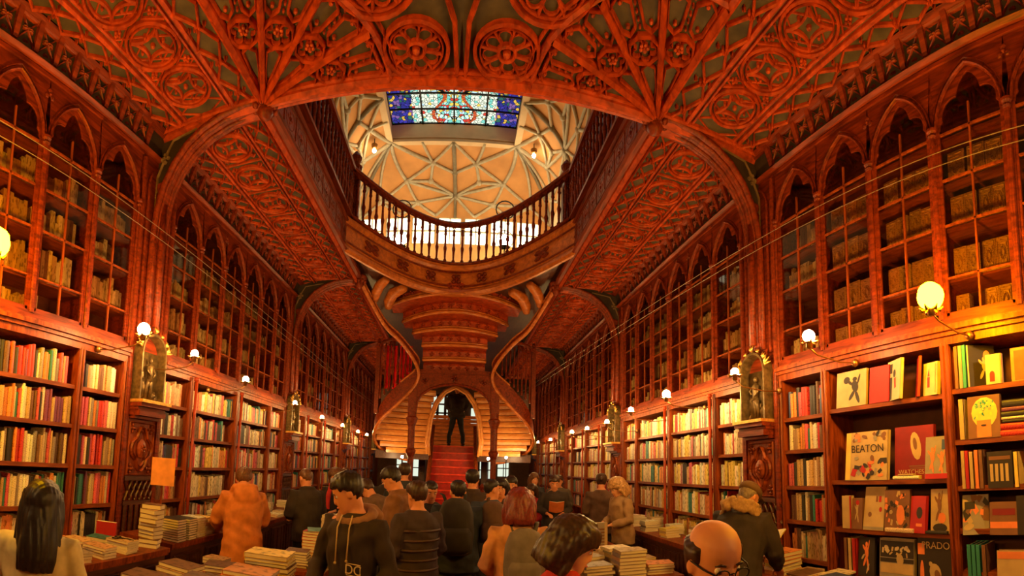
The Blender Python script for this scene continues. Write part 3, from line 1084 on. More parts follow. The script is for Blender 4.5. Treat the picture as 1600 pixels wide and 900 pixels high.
def balustrade(path, z, label, group, h=.86, newels=(), gap=.165):
    t = thing('balustrade', label, 'balustrade', (0, 0, 0), 0, group)
    P = [Vector((x, y, 0)) for x, y in path]
    def rail(name, z0, w, hh):
        mb = MB()
        rings = []
        for i, p in enumerate(P):
            d = (P[min(i + 1, len(P) - 1)] - P[max(i - 1, 0)]).normalized()
            nrm = Vector((-d.y, d.x, 0))
            rings.append([tuple(p + nrm * a + Vector((0, 0, z0 + b))) for a, b in ((-w / 2, 0), (w / 2, 0), (w * .6, hh * .5), (w * .3, hh), (-w * .3, hh), (-w * .6, hh * .5))])
        mb.loft(rings)
        mb.build(name, M['wood'], t)
    rail('handrail', z + h - .07, .11, .08)
    rail('foot_rail', z + .02, .09, .05)
    L = [0]
    for i in range(1, len(P)):
        L.append(L[-1] + (P[i] - P[i - 1]).length)
    n = max(2, round(L[-1] / gap))
    src = None
    spots = []
    for k in range(n + 1):
        d = L[-1] * k / n
        i = 1
        while i < len(L) - 1 and L[i] < d:
            i += 1
        f = (d - L[i - 1]) / max(1e-6, L[i] - L[i - 1])
        p = P[i - 1].lerp(P[i], f)
        spots.append((p, (P[i] - P[i - 1]).normalized()))
    for k, (p, d) in enumerate(spots):
        if src is None:
            src = baluster_mesh(h - .20).build('baluster', M['wood'], t, smooth=True)
            src.location = (p.x, p.y, z + .06)
        else:
            put(src, t, (p.x, p.y, z + .06))
    # little pointed arches between the baluster heads
    mb = MB()
    for k in range(len(spots) - 1):
        a, b = spots[k][0], spots[k + 1][0]
        d = (b - a)
        w = d.length
        d.normalize()
        nr = Vector((-d.y, d.x, 0))
        pa = pointed(w / 2 * .92, .085, 5)
        m = (a + b) / 2
        ring1, ring2 = [], []
        for u, v in pa:
            q = m + d * u
            ring1.append((q.x, q.y, z + h - .155 + v))
            q2 = m + d * (u / .92)
            ring2.append((q2.x, q2.y, z + h - .05))
        for off in (-.018, .018):
            o = nr * off
            mb.loft([[(x + o.x, y + o.y, zz) for x, y, zz in ring1], [(x + o.x, y + o.y, zz) for x, y, zz in ring2]], False, False)
        mb.loft([[(x + nr.x * -.018, y + nr.y * -.018, zz) for x, y, zz in ring1], [(x + nr.x * .018, y + nr.y * .018, zz) for x, y, zz in ring1]], False, False)
    mb.build('arcading', M['wood'], t)
    for k, (x, y, top) in enumerate(newels):
        mb = MB()
        mb.box(x - .075, x + .075, y - .075, y + .075, z, z + top)
        mb.box(x - .09, x + .09, y - .09, y + .09, z + top - .14, z + top - .06)
        mb.lathe([(.10, 0), (.11, .03), (.05, .07), (.09, .14), (.10, .19), (.05, .26), (.01, .31)], (x, y, z + top), 10)
        mb.build('newel_post', M['wood'], t)
    return t

for s in (-1, 1):
    balustrade([(s * 1.72, 3.78 + .4 * k) for k in range(9)], UPF, 'long straight upper balustrade along the %s gallery, edge of the void' % SIDE[s], 'upper balustrades', newels=((s * 1.74, 7.06, 1.02),), gap=.15)
# heavy boarded screen standing behind each gallery balustrade
for s in (-1, 1):
    mb = MB()
    mb.box(s * 2.02, s * 2.08, 3.8, 8.4, UPF + .01, 6.75)
    for k in range(24):
        y = 3.85 + k * .19
        mb.box(s * 2.0, s * 2.02, y, y + .05, UPF + .01, 6.75)
    mb.box(s * 1.97, s * 2.1, 3.8, 8.4, 6.68, 6.8)
    o = mb.build('gallery_bookcase', M['dark'])
    tag(o, 'dark wooden back of cases behind the upper balustrade of the %s gallery' % SIDE[s], 'bookcase', 'upper gallery cases')

bx = [-1.72 + 3.44 * k / 28 for k in range(29)]
balustrade([(x, curve_y(x) - .03) for x in bx], UPF, 'curved upper balustrade of the stair landing with bright windows behind', 'upper balustrades')

# curved front of the landing
t = thing('curved_landing_front', 'curved carved wooden front of the upper landing with cross flowers', 'landing')
mb = MB()
prof = [(0.10, CEIL - .05), (.0, CEIL - .05), (-.04, CEIL + .0), (-.02, CEIL + .05), (.03, CEIL + .09), (.05, UPF - .12), (.0, UPF - .09), (-.05, UPF - .04), (-.05, UPF + .01), (.10, UPF + .02)]
xs = [-1.76 + 3.52 * k / 40 for k in range(41)]
mb.loft([[(x, curve_y(x) + a, z) for a, z in prof] for x in xs], False, False)
mb.build('fascia_board', M['fascia'], t)
def LF(u, v, g):
    # u: x position, v height
    return (u, curve_y(u) + .02 - g, v)
mb = MB()
for x in (-1.45, -1.0, -.52, -.04, .44, .92, 1.38):
    flower(mb, x, CEIL + .27, .11, LF, .05, 4, pi / 4)
    flower(mb, x, CEIL + .27, .05, LF, .06, 4)
for z in (CEIL + .13, CEIL + .40):
    mb.strip([(x, z) for x in xs], .03, .05, LF)
mb.build('carved_flower', M['wood'], t)

# the staircase
st = thing('staircase', 'red double staircase curling up under the balcony, columns and carved soffit', 'staircase', (0, 0, 0))
NOSE = [(8.56, 5.02, 1.36, .70), (8.97, 4.80, 1.14, .72), (9.38, 4.57, .92, .36), (9.78, 4.34, .72, .12), (10.19, 4.11, .72, .08), (10.60, 3.88, .73, .05)]
mb, mn = MB(), MB()
mc = mb
for i, (yc, z, hw, dr) in enumerate(NOSE):
    mb.cur = 0
    xs = [-.04 + hw * (k / 12 - 1) for k in range(25)]
    def yy(x, yc=yc, hw=hw, dr=dr):
        return yc + dr * ((x + .04) / hw) ** 2
    zt = z + .235
    zb = z
    mb.loft([[(x, yy(x) + .02, zt) for x in xs], [(x, yy(x) + .0, zt - .04) for x in xs], [(x, yy(x) + .03, zb + .04) for x in xs]], False, False)
    mb.loft([[(x, yy(x) + .0, zb + .01) for x in xs], [(x, yc + .55 + dr * .9, zb + .01) for x in xs]], False, False)
    mn.tube([(x, yy(x) - .03, zb) for x in xs], .032, 8, flat=1.1)
    mn.tube([(x, yy(x) - .01, zb + .06) for x in xs], .020, 6)
    n = max(5, int(hw * 9))
    mb.cur = 1
    for k in range(n):
        x = -.04 + hw * 1.7 * ((k + .5) / n - .5)
        y = yy(x) - .005
        for a in range(4):
            mc.ball((x + .035 * cos(a * pi / 2), y, zb + .14 + .035 * sin(a * pi / 2)), (.022, .03, .022), 6, 4)
mb.build('flight_soffit', [M['ceil_wood'], M['post']], st)
mn.build('nosing', M['fascia'], st, smooth=True)
for s in (-1, 1):
    mb = MB()
    for (x, y, z, a, r) in ((1.60, 8.55, 5.0, .3, .10), (1.38, 8.85, 4.96, .38, .11)):
        mb.tube([(s * x, y, z - .14), (s * (x - .03), y - .1, z - .03), (s * (x - .14), y - .3, z + .06), (s * (x - a), y - .55, z + .06)], [r * .6, r, r, r * .7], 10)
    mb.build('curved_lobe', M['fascia'], st, smooth=True)
    # stringer sweeping from the gallery down to the volute and out again
    path = [(1.80, 7.95, 5.12, .10), (1.48, 9.0, 4.60, .12), (1.22, 9.55, 4.42, .13), (1.00, 10.05, 4.22, .16), (.86, 10.35, 4.02, .26), (.86, 10.45, 3.84, .34), (.98, 10.45, 3.64, .40),
            (1.20, 10.45, 3.42, .46), (1.45, 10.5, 3.18, .46), (1.68, 10.6, 2.96, .42), (1.86, 10.8, 2.70, .34), (1.93, 11.05, 2.45, .26), (1.86, 11.3, 2.24, .20), (1.62, 11.5, 2.04, .16), (1.30, 11.6, 1.93, .14), (1.0, 11.65, 1.88, .12)]
    def smooth_path(P, n=4):
        out = []
        for i in range(len(P) - 1):
            p0, p1, p2, p3 = P[max(i - 1, 0)], P[i], P[i + 1], P[min(i + 2, len(P) - 1)]
            for k in range(n):
                t_ = k / n
                out.append(tuple(.5 * (2 * b + (c - a) * t_ + (2 * a - 5 * b + 4 * c - d) * t_ ** 2 + (3 * b - a - 3 * c + d) * t_ ** 3) for a, b, c, d in zip(p0, p1, p2, p3)))
        out.append(tuple(P[-1]))
        return out
    sp = smooth_path(path)
    mb = MB()
    mb.loft([[(s * x, y - .04, z - h * .45), (s * x, y - .05, z + h * .55), (s * x, y + .06, z + h * .55), (s * x, y + .06, z - h * .45)] for x, y, z, h in sp])
    mb.build('stringer', M['wood'], st)
    mb = MB()
    mb.tube([(s * x, y - .03, z - h * .45) for x, y, z, h in sp], .040, 8)
    mb.tube([(s * x, y - .05, z + h * .55) for x, y, z, h in sp[:30]], .022, 6)
    mb.build('stringer_moulding', M['fascia'], st, smooth=True)
    # railing of the turn with its post
    mb = MB()
    mb.box(s * 1.80, s * 1.90, 10.62, 10.72, 2.9, 4.55)
    mb.lathe([(.05, 0), (.07, .03), (.03, .07), (.05, .12), (.01, .17)], (s * 1.85, 10.67, 4.55), 8)
    mb.build('newel_post', M['wood'], st)
    mb = MB().tube([(s * 1.85, 10.66, 4.50), (s * 1.70, 10.6, 4.62), (s * 1.50, 10.5, 4.66), (s * 1.28, 10.3, 4.55), (s * 1.1, 10.2, 4.36)], .04, 8)
    mb.build('handrail', M['wood'], st, smooth=True)
    src = None
    for k in range(8):
        x = 1.08 + .095 * k
        zb = 3.62 + (1.08 - x) * .95 + .25
        zt = min(4.6, 4.30 + (x - 1.08) * .9) if x < 1.45 else 4.6 - (x - 1.5) * .25
        h = zt - zb
        b = baluster_mesh(1.0, .022)
        if src is None:
            src = b.build('baluster', M['wood'], st, smooth=True)
            src.location = (s * x, 10.52, zb)
            src.scale = (1, 1, h)
        else:
            o = put(src, st, (s * x, 10.52, zb))
            o.scale = (1, 1, h)
    # slatted curved soffit of the side flight
    mb, md = MB(), MB()
    rows = 11
    for k in range(rows):
        z = 3.52 - k * .145
        xo = np.interp(z, [1.95, 2.1, 2.3, 2.6, 3.0, 3.3, 3.6], [1.45, 1.70, 1.88, 1.93, 1.72, 1.40, 1.12])
        xi = np.interp(z, [1.9, 2.5, 3.2, 3.6], [.66, .64, .60, .45])
        N = 8
        fr = [(s * (xi + (xo - xi) * i / N), 11.75 - .35 * (i / N) ** 2 - .10 * (i / N)) for i in range(N + 1)]
        rings = []
        for x, y in fr:
            yk = y - .035 * (rows - k)
            rings.append([(x, yk - .055, z - .066), (x, yk - .07, z), (x, yk - .055, z + .062), (x, yk + .16, z + .062), (x, yk + .16, z - .066)])
        mb.loft(rings)
    mb.build('slatted_soffit', M['orange'], st, smooth=False)
    md.box(s * .62, s * 1.95, 11.9, 11.95, 1.9, 3.7)
    md.loft([[(s * (.62 + 1.3 * i / 8), 11.75 - .5 * (i / 8), z0) for i in range(9)] for z0 in (1.86, 2.05)], False, False)
    md.build('soffit_backing', M['dark'], st)
    # column of the portal
    mb = MB()
    cx = s * .95 - .02
    mb.box(cx - .10, cx + .10, 10.42, 10.58, 2.95, 3.86)
    mb.lathe([(.11, 0), (.13, .04), (.08, .08), (.07, .3), (.065, 1.9), (.11, 2.0), (.12, 2.06), (.08, 2.10), (.08, 2.6), (.13, 2.75), (.14, 2.80), (.10, 2.84), (.10, 2.96)], (cx, 10.5, 0), 12)
    mb.build('column', M['wood'], st, smooth=False)
    # outer board of the lower flight
    mb = MB()
    mb.loft([[(s * (.56 + .35 * max(0, (10.9 - y)) ** 1.3), y, z) for z in ((y - 10.2) * .81 - .05, (y - 10.2) * .81 + .55)] for y in [10.0 + .3 * i for i in range(11)]], False, False)
    mb.loft([[(s * (.62 + .35 * max(0, (10.9 - y)) ** 1.3), y, z) for z in ((y - 10.2) * .81 - .05, (y - 10.2) * .81 + .55)] for y in [10.0 + .3 * i for i in range(11)]], False, False)
    mb.tube([(s * (.59 + .35 * max(0, (10.9 - y)) ** 1.3), y, (y - 10.2) * .81 + .58) for y in [10.0 + .3 * i for i in range(11)]], .05, 8)
    mb.build('side_board', M['case'], st)
    mb = MB()
    mb.box(s * .60, s * .72, 10.0, 10.12, 0, 1.15)
    mb.lathe([(.05, 0), (.08, .04), (.03, .09), (.06, .15), (.01, .22)], (s * .66, 10.06, 1.15), 8)
    mb.build('newel_post', M['wood'], st)
# lintel board between the columns with its flat arch
mb = MB()
pa = [(-.86, 2.95), (-.84, 3.15), (-.74, 3.33), (-.55, 3.47), (-.3, 3.55), (0, 3.59), (.3, 3.55), (.55, 3.47), (.74, 3.33), (.84, 3.15), (.86, 2.95)]
for y in (10.44, 10.56):
    mb.loft([[(x - .02, y, z) for x, z in pa], [(x * 1.05 - .02, y, 3.90) for x, z in pa]], False, False)
mb.loft([[(x - .02, 10.44, z) for x, z in pa], [(x - .02, 10.56, z) for x, z in pa]], False, False)
mb.box(-1.0, .96, 10.42, 10.60, 3.84, 3.93)
def FL(u, v, g):
    return (u, 10.44 - g, v)
mb.strip([(x - .02, z + .02) for x, z in pa], .05, .04, FL)
flower(mb, -.02, 3.73, .09, FL, .06, 5)
flower(mb, -.70, 3.66, .07, FL, .05)
flower(mb, .66, 3.66, .07, FL, .05)
mb.build('portal_arch', M['wood'], st)
# pale inner arch
mb = MB()
ia = [(-.62, 2.0), (-.66, 2.35), (-.60, 2.9), (-.46, 3.3), (-.25, 3.58), (0.02, 3.72), (.29, 3.58), (.50, 3.3), (.64, 2.9), (.70, 2.35), (.66, 2.0)]
mb.tube([(x, 11.35, z) for x, z in ia], .055, 8)
mb.tube([(x * .93, 11.30, z * .985) for x, z in ia], .030, 8)
mb.build('inner_arch', M['orange'], st, smooth=True)
# steps
NS = 12
for k in range(NS):
    z1 = 2.28 * (k + 1) / NS
    y0 = 10.25 + (13.0 - 10.25) * k / NS
    y1 = y0 + (13.0 - 10.25) / NS
    w = .56 + .28 * max(0, 1 - k / 3) ** 1.5
    mb = MB()
    mb.box(-w, w, y0, y1 + .02, z1 - .19, z1 - .03)
    mb.box(-w, w, y0 - .035, y1 + .02, z1 - .035, z1)
    for q in range(5):
        x = -w + 2 * w * (q + .5) / 5
        mb.box(x - w * .15, x + w * .15, y0 - .008, y0 + .01, z1 - .155, z1 - .06)
    mb.cur = 1
    mb.box(-w, w, y0 - .042, y0 - .02, z1 - .036, z1 + .004)
    mb.build('step', [M['stair_red'], M['stair_edge']], st)
mb = MB()
mb.box(-1.9, 1.9, 13.02, 15.0, 2.10, 2.28)
mb.build('half_landing', M['stair_red'], st)
for x in (-1.0, 1.0):
    MB().box(x - .1, x + .1, 14.7, 14.9, 0, 2.1).build('landing_support', M['dark'], st)
mb = MB()
for k in range(9):
    z = 2.30 + .12 * k
    mb.box(-1.5, 1.5, 14.9 + .01 * (k % 2), 14.97, z, z + .105)
mb.build('panelled_screen', M['fascia'], st)
mb = MB()
for k in range(5):
    mb.tube([(-.9 + .1125 * i, 12.6 + .22 * k - .25 * sin(pi * i / 16), 4.06 + .10 * k) for i in range(17)], .07, 8)
mb.build('rear_soffit', M['orange'], st, smooth=True)
# window behind the half landing
w = structure(MB().box(-.95, -.30, 17.92, 17.96, 3.45, 4.5).build('window_13', M['daylight_low']))
structure(MB().box(.62, .85, 17.92, 17.96, 3.3, 4.0).build('window_14', M['daylight_low']))
mb = MB()
for q in range(4):
    mb.box(-1.0 + .3 * q - .05, -1.0 + .3 * q + .05, 17.86, 17.93, 3.4, 4.55)
for q in range(4):
    mb.box(-1.05, -.1, 17.86, 17.93, 3.42 + .35 * q - .03, 3.42 + .35 * q + .03)
mb.build('window_frame', M['dark'], w)
# red cloth banner hanging behind the left railing
mb = MB()
for k in range(4):
    rows = []
    for i in range(7):
        x = -1.72 + .17 * k + .13 * i / 6
        rows.append([(x, 11.0 + .02 * sin(i * 2.1 + k), 3.55), (x, 11.0 + .02 * sin(i * 2.1 + k), 4.62)])
    mb.loft(rows, False, False)
o = mb.build('red_hanging', plain('scarlet_cloth', (.85, .01, .012), .7))
tag(o, 'scarlet cloth strips hanging behind the left stair railing', 'hanging')

# ---------------------------------------------------------------- upper lamps on the landing
def ring_lamp(x, y, z, label):
    t = thing('ring_lamp', label, 'lamp', (x, y, z), 0, 'ring lamps of the upper storey')
    MB().ball((0, 0, 0), .15, 14, 10).build('globe', M['globe'], t, smooth=True)
    b = MB()
    b.tube([(.24 * cos(a * pi / 8), 0, .02 + .26 * sin(a * pi / 8)) for a in range(16)], .012, 6, True)
    b.tube([(0, 0, .28), (0, 0, .62)], .012, 6)
    b.tube([(.26 * cos(a * pi / 8), 0, .88 + .26 * sin(a * pi / 8)) for a in range(16)], .018, 6, True)
    b.tube([(0, 0, .15), (0, 0, .30)], .018, 6)
    b.lathe([(.16, 0), (.10, .03), (.02, .06)], (0, 0, -.20), 10)
    b.tube([(0, 0, -.2), (0, 0, -1.2)], .018, 6)
    b.tube([(0, 0, -1.2), (0, 0, -z + UPF)], .03, 8)
    b.lathe([(.16, 0), (.14, .04), (.03, .10)], (0, 0, -z + UPF), 10)
    b.build('iron_ring_stand', M['iron'], t, smooth=True)
ring_lamp(-1.66, 12.2, 7.95, 'white globe lamp in an iron ring behind the balustrade, left one')
ring_lamp(1.22, 12.2, 8.02, 'white globe lamp in an iron ring behind the balustrade, right one')
for x, nm in ((-2.35, 'left'), (1.85, 'right')):
    t = thing('vault_lamp', 'small glowing lamp at the vault rib on the %s of the skylight' % nm, 'lamp', (x, 11.3, 9.95), 0, 'lamps at the skylight corners')
    MB().ball((0, 0, 0), .05, 10, 8).build('bulb', M['globe'], t, smooth=True)
    MB().lathe([(.02, .05), (.07, .07), (.09, .16), (.02, .2)], (0, 0, 0), 10).build('shade', M['brass'], t, smooth=True)
    MB().tube([(0, 0, .18), (0, .0, .60)], .012, 6).build('stem', M['iron'], t)

# small spot bulbs under the turns of the stair
for x, y, z, nm in ((.84, 10.85, 1.93, 'right column, inner one'), (1.28, 11.0, 1.97, 'right column, outer one'), (-1.22, 11.0, 1.90, 'left column of the staircase')):
    t = thing('spot_bulb', 'small white spot bulb under the stair turn beside the %s' % nm, 'lamp', (x, y, z), 0, 'spot bulbs under the stair')
    MB().ball((0, 0, 0), .03, 10, 8).build('bulb', M['spot'], t, smooth=True)
    MB().tube([(0, 0, -.02), (0, 0, -z)], .012, 6).build('stand', M['iron'], t)

# ================================================================ books on the shelves
RNG = random.Random(11)
PAL = {
    'pale cream': (.72, .58, .36), 'tan': (.50, .31, .14), 'orange': (.66, .22, .05), 'red': (.55, .03, .025), 'pink': (.62, .10, .13),
    'black': (.03, .022, .02), 'brown': (.16, .07, .03), 'dark blue': (.05, .07, .16), 'teal': (.04, .20, .17), 'purple': (.20, .04, .14), 'white': (.80, .72, .56),
    'yellow': (.74, .52, .10), 'grey': (.28, .22, .18), 'green': (.07, .16, .06),
}
MIX_LEFT = ['pale cream'] * 5 + ['tan'] * 4 + ['red'] * 4 + ['pink'] * 3 + ['black'] * 4 + ['brown'] * 3 + ['orange'] * 3 + ['dark blue', 'teal', 'purple', 'grey', 'grey', 'white']
MIX_FAR = ['pale cream'] * 7 + ['white'] * 5 + ['yellow'] * 5 + ['tan'] * 3 + ['orange'] * 2 + ['red'] * 2 + ['pink', 'brown', 'black', 'teal', 'grey']
MIX_MID = ['pale cream'] * 6 + ['yellow'] * 2 + ['white'] * 2 + ['tan'] * 4 + ['orange'] * 3 + ['red'] * 2 + ['pink'] * 2 + ['brown'] * 3 + ['black'] * 2 + ['dark blue', 'teal', 'grey']
MIX_VOL = ['tan'] * 6 + ['pale cream'] * 3 + ['brown'] * 2

def book_mesh(name='book', mats=None, flat=False):
    """unit book, spine at x=0 facing +x, thickness along y, height z"""
    mb = MB()
    t = .07
    n = 5
    sp = [(-.06 + .06 * cos(a), .5 * sin(a)) for a in [(-pi / 2 + pi * k / n) for k in range(n + 1)]]
    ring = [(-1, -.5), *sp, (-1, .5)]
    mb.loft([[(x, y, 0) for x, y in ring], [(x, y, 1) for x, y in ring]], True, True)
    mb.cur = 1
    mb.box(-.985, -.07, -.40, .40, -.0 + .004, 1.004)
    mb.box(-1.004, -.9, -.40, .40, .01, .99)
    me = mb.build(name, mats or [M['cover'], M['pages']])
    return me

ORDW = ORD + ['eleventh', 'twelfth', 'thirteenth', 'fourteenth', 'fifteenth', 'sixteenth', 'seventeenth', 'eighteenth', 'nineteenth', 'twentieth', 'twenty-first', 'twenty-second', 'twenty-third', 'twenty-fourth', 'twenty-fifth', 'twenty-sixth', 'twenty-seventh', 'twenty-eighth', 'twenty-ninth', 'thirtieth']
BOOK0 = []

def vary(c, a=.25):
    f = 1 + RNG.uniform(-a, a)
    return tuple(min(.9, max(.004, q * f * (1 + RNG.uniform(-.08, .08)))) for q in c)

def one_book(s, x, y, z, th, h, d, cname, label, group, tilt=0.0, name='book', cat='book'):
    if not BOOK0:
        o = book_mesh(name)
        BOOK0.append(o)
    else:
        o = BOOK0[0].copy()
        COL.objects.link(o)
        o.name = name
    for k in ('label', 'group', 'category'):
        if k in o:
            del o[k]
    o.scale = (d, th, h)
    o.location = (s * x, y, z + .001)
    o.rotation_euler = (tilt, 0, pi if s > 0 else 0)
    c = vary(PAL[cname])
    o.color = (*c, 1)
    tag(o, label, cat, group)
    return o

def run_of_books(y0, y1, havail, mix, fill=.96, thick=(.014, .042), hr=(.72, .95)):
    out = []
    y = y0 + .006
    base = RNG.uniform(*hr)
    cname = RNG.choice(mix)
    while y < y0 + (y1 - y0) * fill:
        th = RNG.uniform(*thick)
        if RNG.random() < .72:
            cname = RNG.choice(mix)
            base = RNG.uniform(*hr)
        if y + th > y1 - .006:
            break
        h = havail * min(.97, base + RNG.uniform(-.04, .04))
        out.append((y + th / 2, th * .96, h, RNG.uniform(.14, .20), cname))
        y += th
        if RNG.random() < .02:
            y += .03
    return out

INDIV = {(-1, 0, 3): 'left narrow near bookcase', (-1, 0, 2): 'left wide near bookcase', (1, 0, 3): 'right narrow near bookcase'}
MASS = MB()
MASS.cur = 0

def mass_book(s, y, z, th, h, d, cname, x=3.0, inset=.03):
    MASS.col = (*vary(PAL[cname]), 1)
    xf = x + inset
    MASS.box(s * xf, s * (xf + d), y - th / 2, y + th / 2, z + .001, z + h)

for (s, b, k, y0, y1, sh) in CASES:
    zs = list(sh) + [2.60]
    for i, z in enumerate(sh):
        avail = (zs[i + 1] - z) - .05
        if avail <= 0.05:
            continue
        if s > 0 and b == 0 and k in (1, 2) and z > .80:
            continue            # the art-book display
        if z < .6 or (y1 < .3):
            continue
        mix = MIX_LEFT if (b == 0) else (MIX_FAR if s > 0 else MIX_MID)
        if b > 0 and RNG.random() < .08:
            mix = MIX_LEFT
        key = (s, b, k)
        if key in INDIV and z > 1.0:
            y00 = y0 + .03
            if key == (-1, 0, 2):
                y00 = y0 + .30
            run = run_of_books(y00, y1 - .03, avail, mix, thick=(.020, .046) if s < 0 else (.026, .050), fill=.97 if z < 2.2 else .90)
            n = len(run)
            row = {0: 'bottom', 1: 'lowest', 2: 'lower', 3: 'middle', 4: 'upper', 5: 'top'}[i]
            for j, (yc, th, h, d, cn) in enumerate(run):
                sz = 'thin' if th < .030 else 'thick'
                lab = '%s %s book, %s from the far end, %s shelf, %s' % (sz, cn, ORDW[min(n - 1 - j, 29)], row, INDIV[key])
                one_book(s, 3.0 + RNG.uniform(.015, .04), yc, z, th, h, d, cn, lab, 'books on the %s shelf of the %s' % (row, INDIV[key]))
        else:
            for (yc, th, h, d, cn) in run_of_books(y0 + .03, y1 - .03, avail, mix, fill=RNG.choice([.98, .97, .9, .8]), thick=(.018, .045)):
                mass_book(s, yc, z, th, h, d, cn)

# bound volumes behind the glass
VOL = []
def volume(y, z, w, h, label):
    """broad ornate bound volumes standing face out, right wall"""
    if not VOL:
        mb = MB()
        mb.box(-.5, 0, -.5, .5, 0, 1)
        def FV(u, v, g):
            return (g, u, v)
        mb.strip([(-.4, .08), (.4, .08), (.4, .92), (-.4, .92)], .05, .05, FV, True)
        mb.strip([(-.3, .18), (.3, .18), (.3, .82), (-.3, .82)], .03, .03, FV, True)
        mb.strip([(.20 * cos(a), .5 + .22 * sin(a)) for a in [2 * pi * k / 12 for k in range(12)]], .05, .06, FV, True)
        mb.strip([(0, .3), (.14, .5), (0, .7), (-.14, .5)], .04, .06, FV, True)
        for u, v in ((-.22, .26), (.22, .26), (-.22, .74), (.22, .74)):
            mb.dome(u, v, .06, .05, FV, 6)
        o = mb.build('ornate_volume', M['cover'])
        VOL.append(o)
    else:
        o = VOL[0].copy()
        COL.objects.link(o)
    o.scale = (.16, w, h)
    o.location = (3.08, y, z + .001)
    o.rotation_euler = (0, 0, pi)
    o.color = (*vary((.42, .24, .11), .15), 1)
    tag(o, label, 'book', 'ornate bound volumes behind glass')

GZ = (2.75, 3.08, 3.48, 3.83, 4.19)
rowname = ('lowest', 'second', 'middle', 'fourth', 'top')
archname = ['first', 'second', 'third', 'fourth']
for ai, c in enumerate((1.27, 1.88, 2.485)):
    for ri, z in enumerate(GZ):
        if z > 4.1:
            continue
        n = 4 if ri in (2, 1, 0) and ai < 2 else 3
        for j in range(n):
            if ai == 0 and ri == 0 and j == 2:
                continue
            y = c - .235 + .47 * (j + .5) / n + (.0 if j % 2 else .008)
            h = (.22, .25, .25, .24)[ri] + RNG.uniform(-.01, .01)
            volume(y, z, .47 / n * .9, h, 'ornate leather volume, %s from the left on the %s glazed shelf, %s right arch' % (ORD[n - 1 - j], rowname[ri], ('nearest', 'second', 'third')[ai]))
# everything else behind glass: long rows, half hidden by the panes
for (s, b, k, y0, y1, sh) in CASES:
    if y1 < .3:
        continue
    for ri, z in enumerate(GZ):
        top = (GZ + (4.6,))[ri + 1]
        if z > 4.1:
            continue
        if s > 0 and b == 0 and k in (1, 2):
            lo = max(y0, 0)
            if z < 4.1:
                if k == 2 or k == 1:
                    continue
        if RNG.random() < .12:
            continue
        for (yc, th, h, d, cn) in run_of_books(y0 + .03, y1 - .03, top - z - .06, MIX_VOL + MIX_MID[:4], fill=RNG.choice([.98, .9, .6]), thick=(.03, .06), hr=(.6, .9)):
            mass_book(s, yc, z, th, h, d, cn, x=3.0, inset=.09)
        # loose blocks
mass = MASS.build('shelved_books', M['cover_mass'])
tag(mass, 'hundreds of books standing in long rows on the shelves along both walls', 'books', None, 'stuff')

# ---------------------------------------------------------------- art books facing out, right wall
def text_obj(body, size, mat, parent, loc, rot, name='cover_lettering'):
    cu = bpy.data.curves.new(name, 'FONT')
    cu.body = body
    cu.size = size
    cu.align_x = 'CENTER'
    cu.align_y = 'CENTER'
    cu.extrude = .0006
    o = bpy.data.objects.new(name, cu)
    cu.materials.append(mat)
    COL.objects.link(o)
    o.parent = parent
    o.location = loc
    o.rotation_euler = rot
    return o

def ink(name, c):
    if name not in M:
        M[name] = plain(name, c, .6, var=.12)
    return M[name]
for nm, c in (('ink_black', (.03, .018, .014)), ('ink_cream', (.50, .33, .15)), ('ink_red', (.42, .012, .012)), ('ink_brown', (.20, .08, .035)), ('ink_orange', (.75, .20, .06)),
              ('ink_grey', (.30, .24, .18)), ('ink_gold', (.80, .52, .10)), ('ink_teal', (.04, .25, .22)), ('ink_white', (.55, .40, .24)), ('ink_darkred', (.22, .008, .012)), ('ink_blue', (.05, .08, .22)), ('ink_yellow', (.80, .62, .08))):
    ink(nm, c)

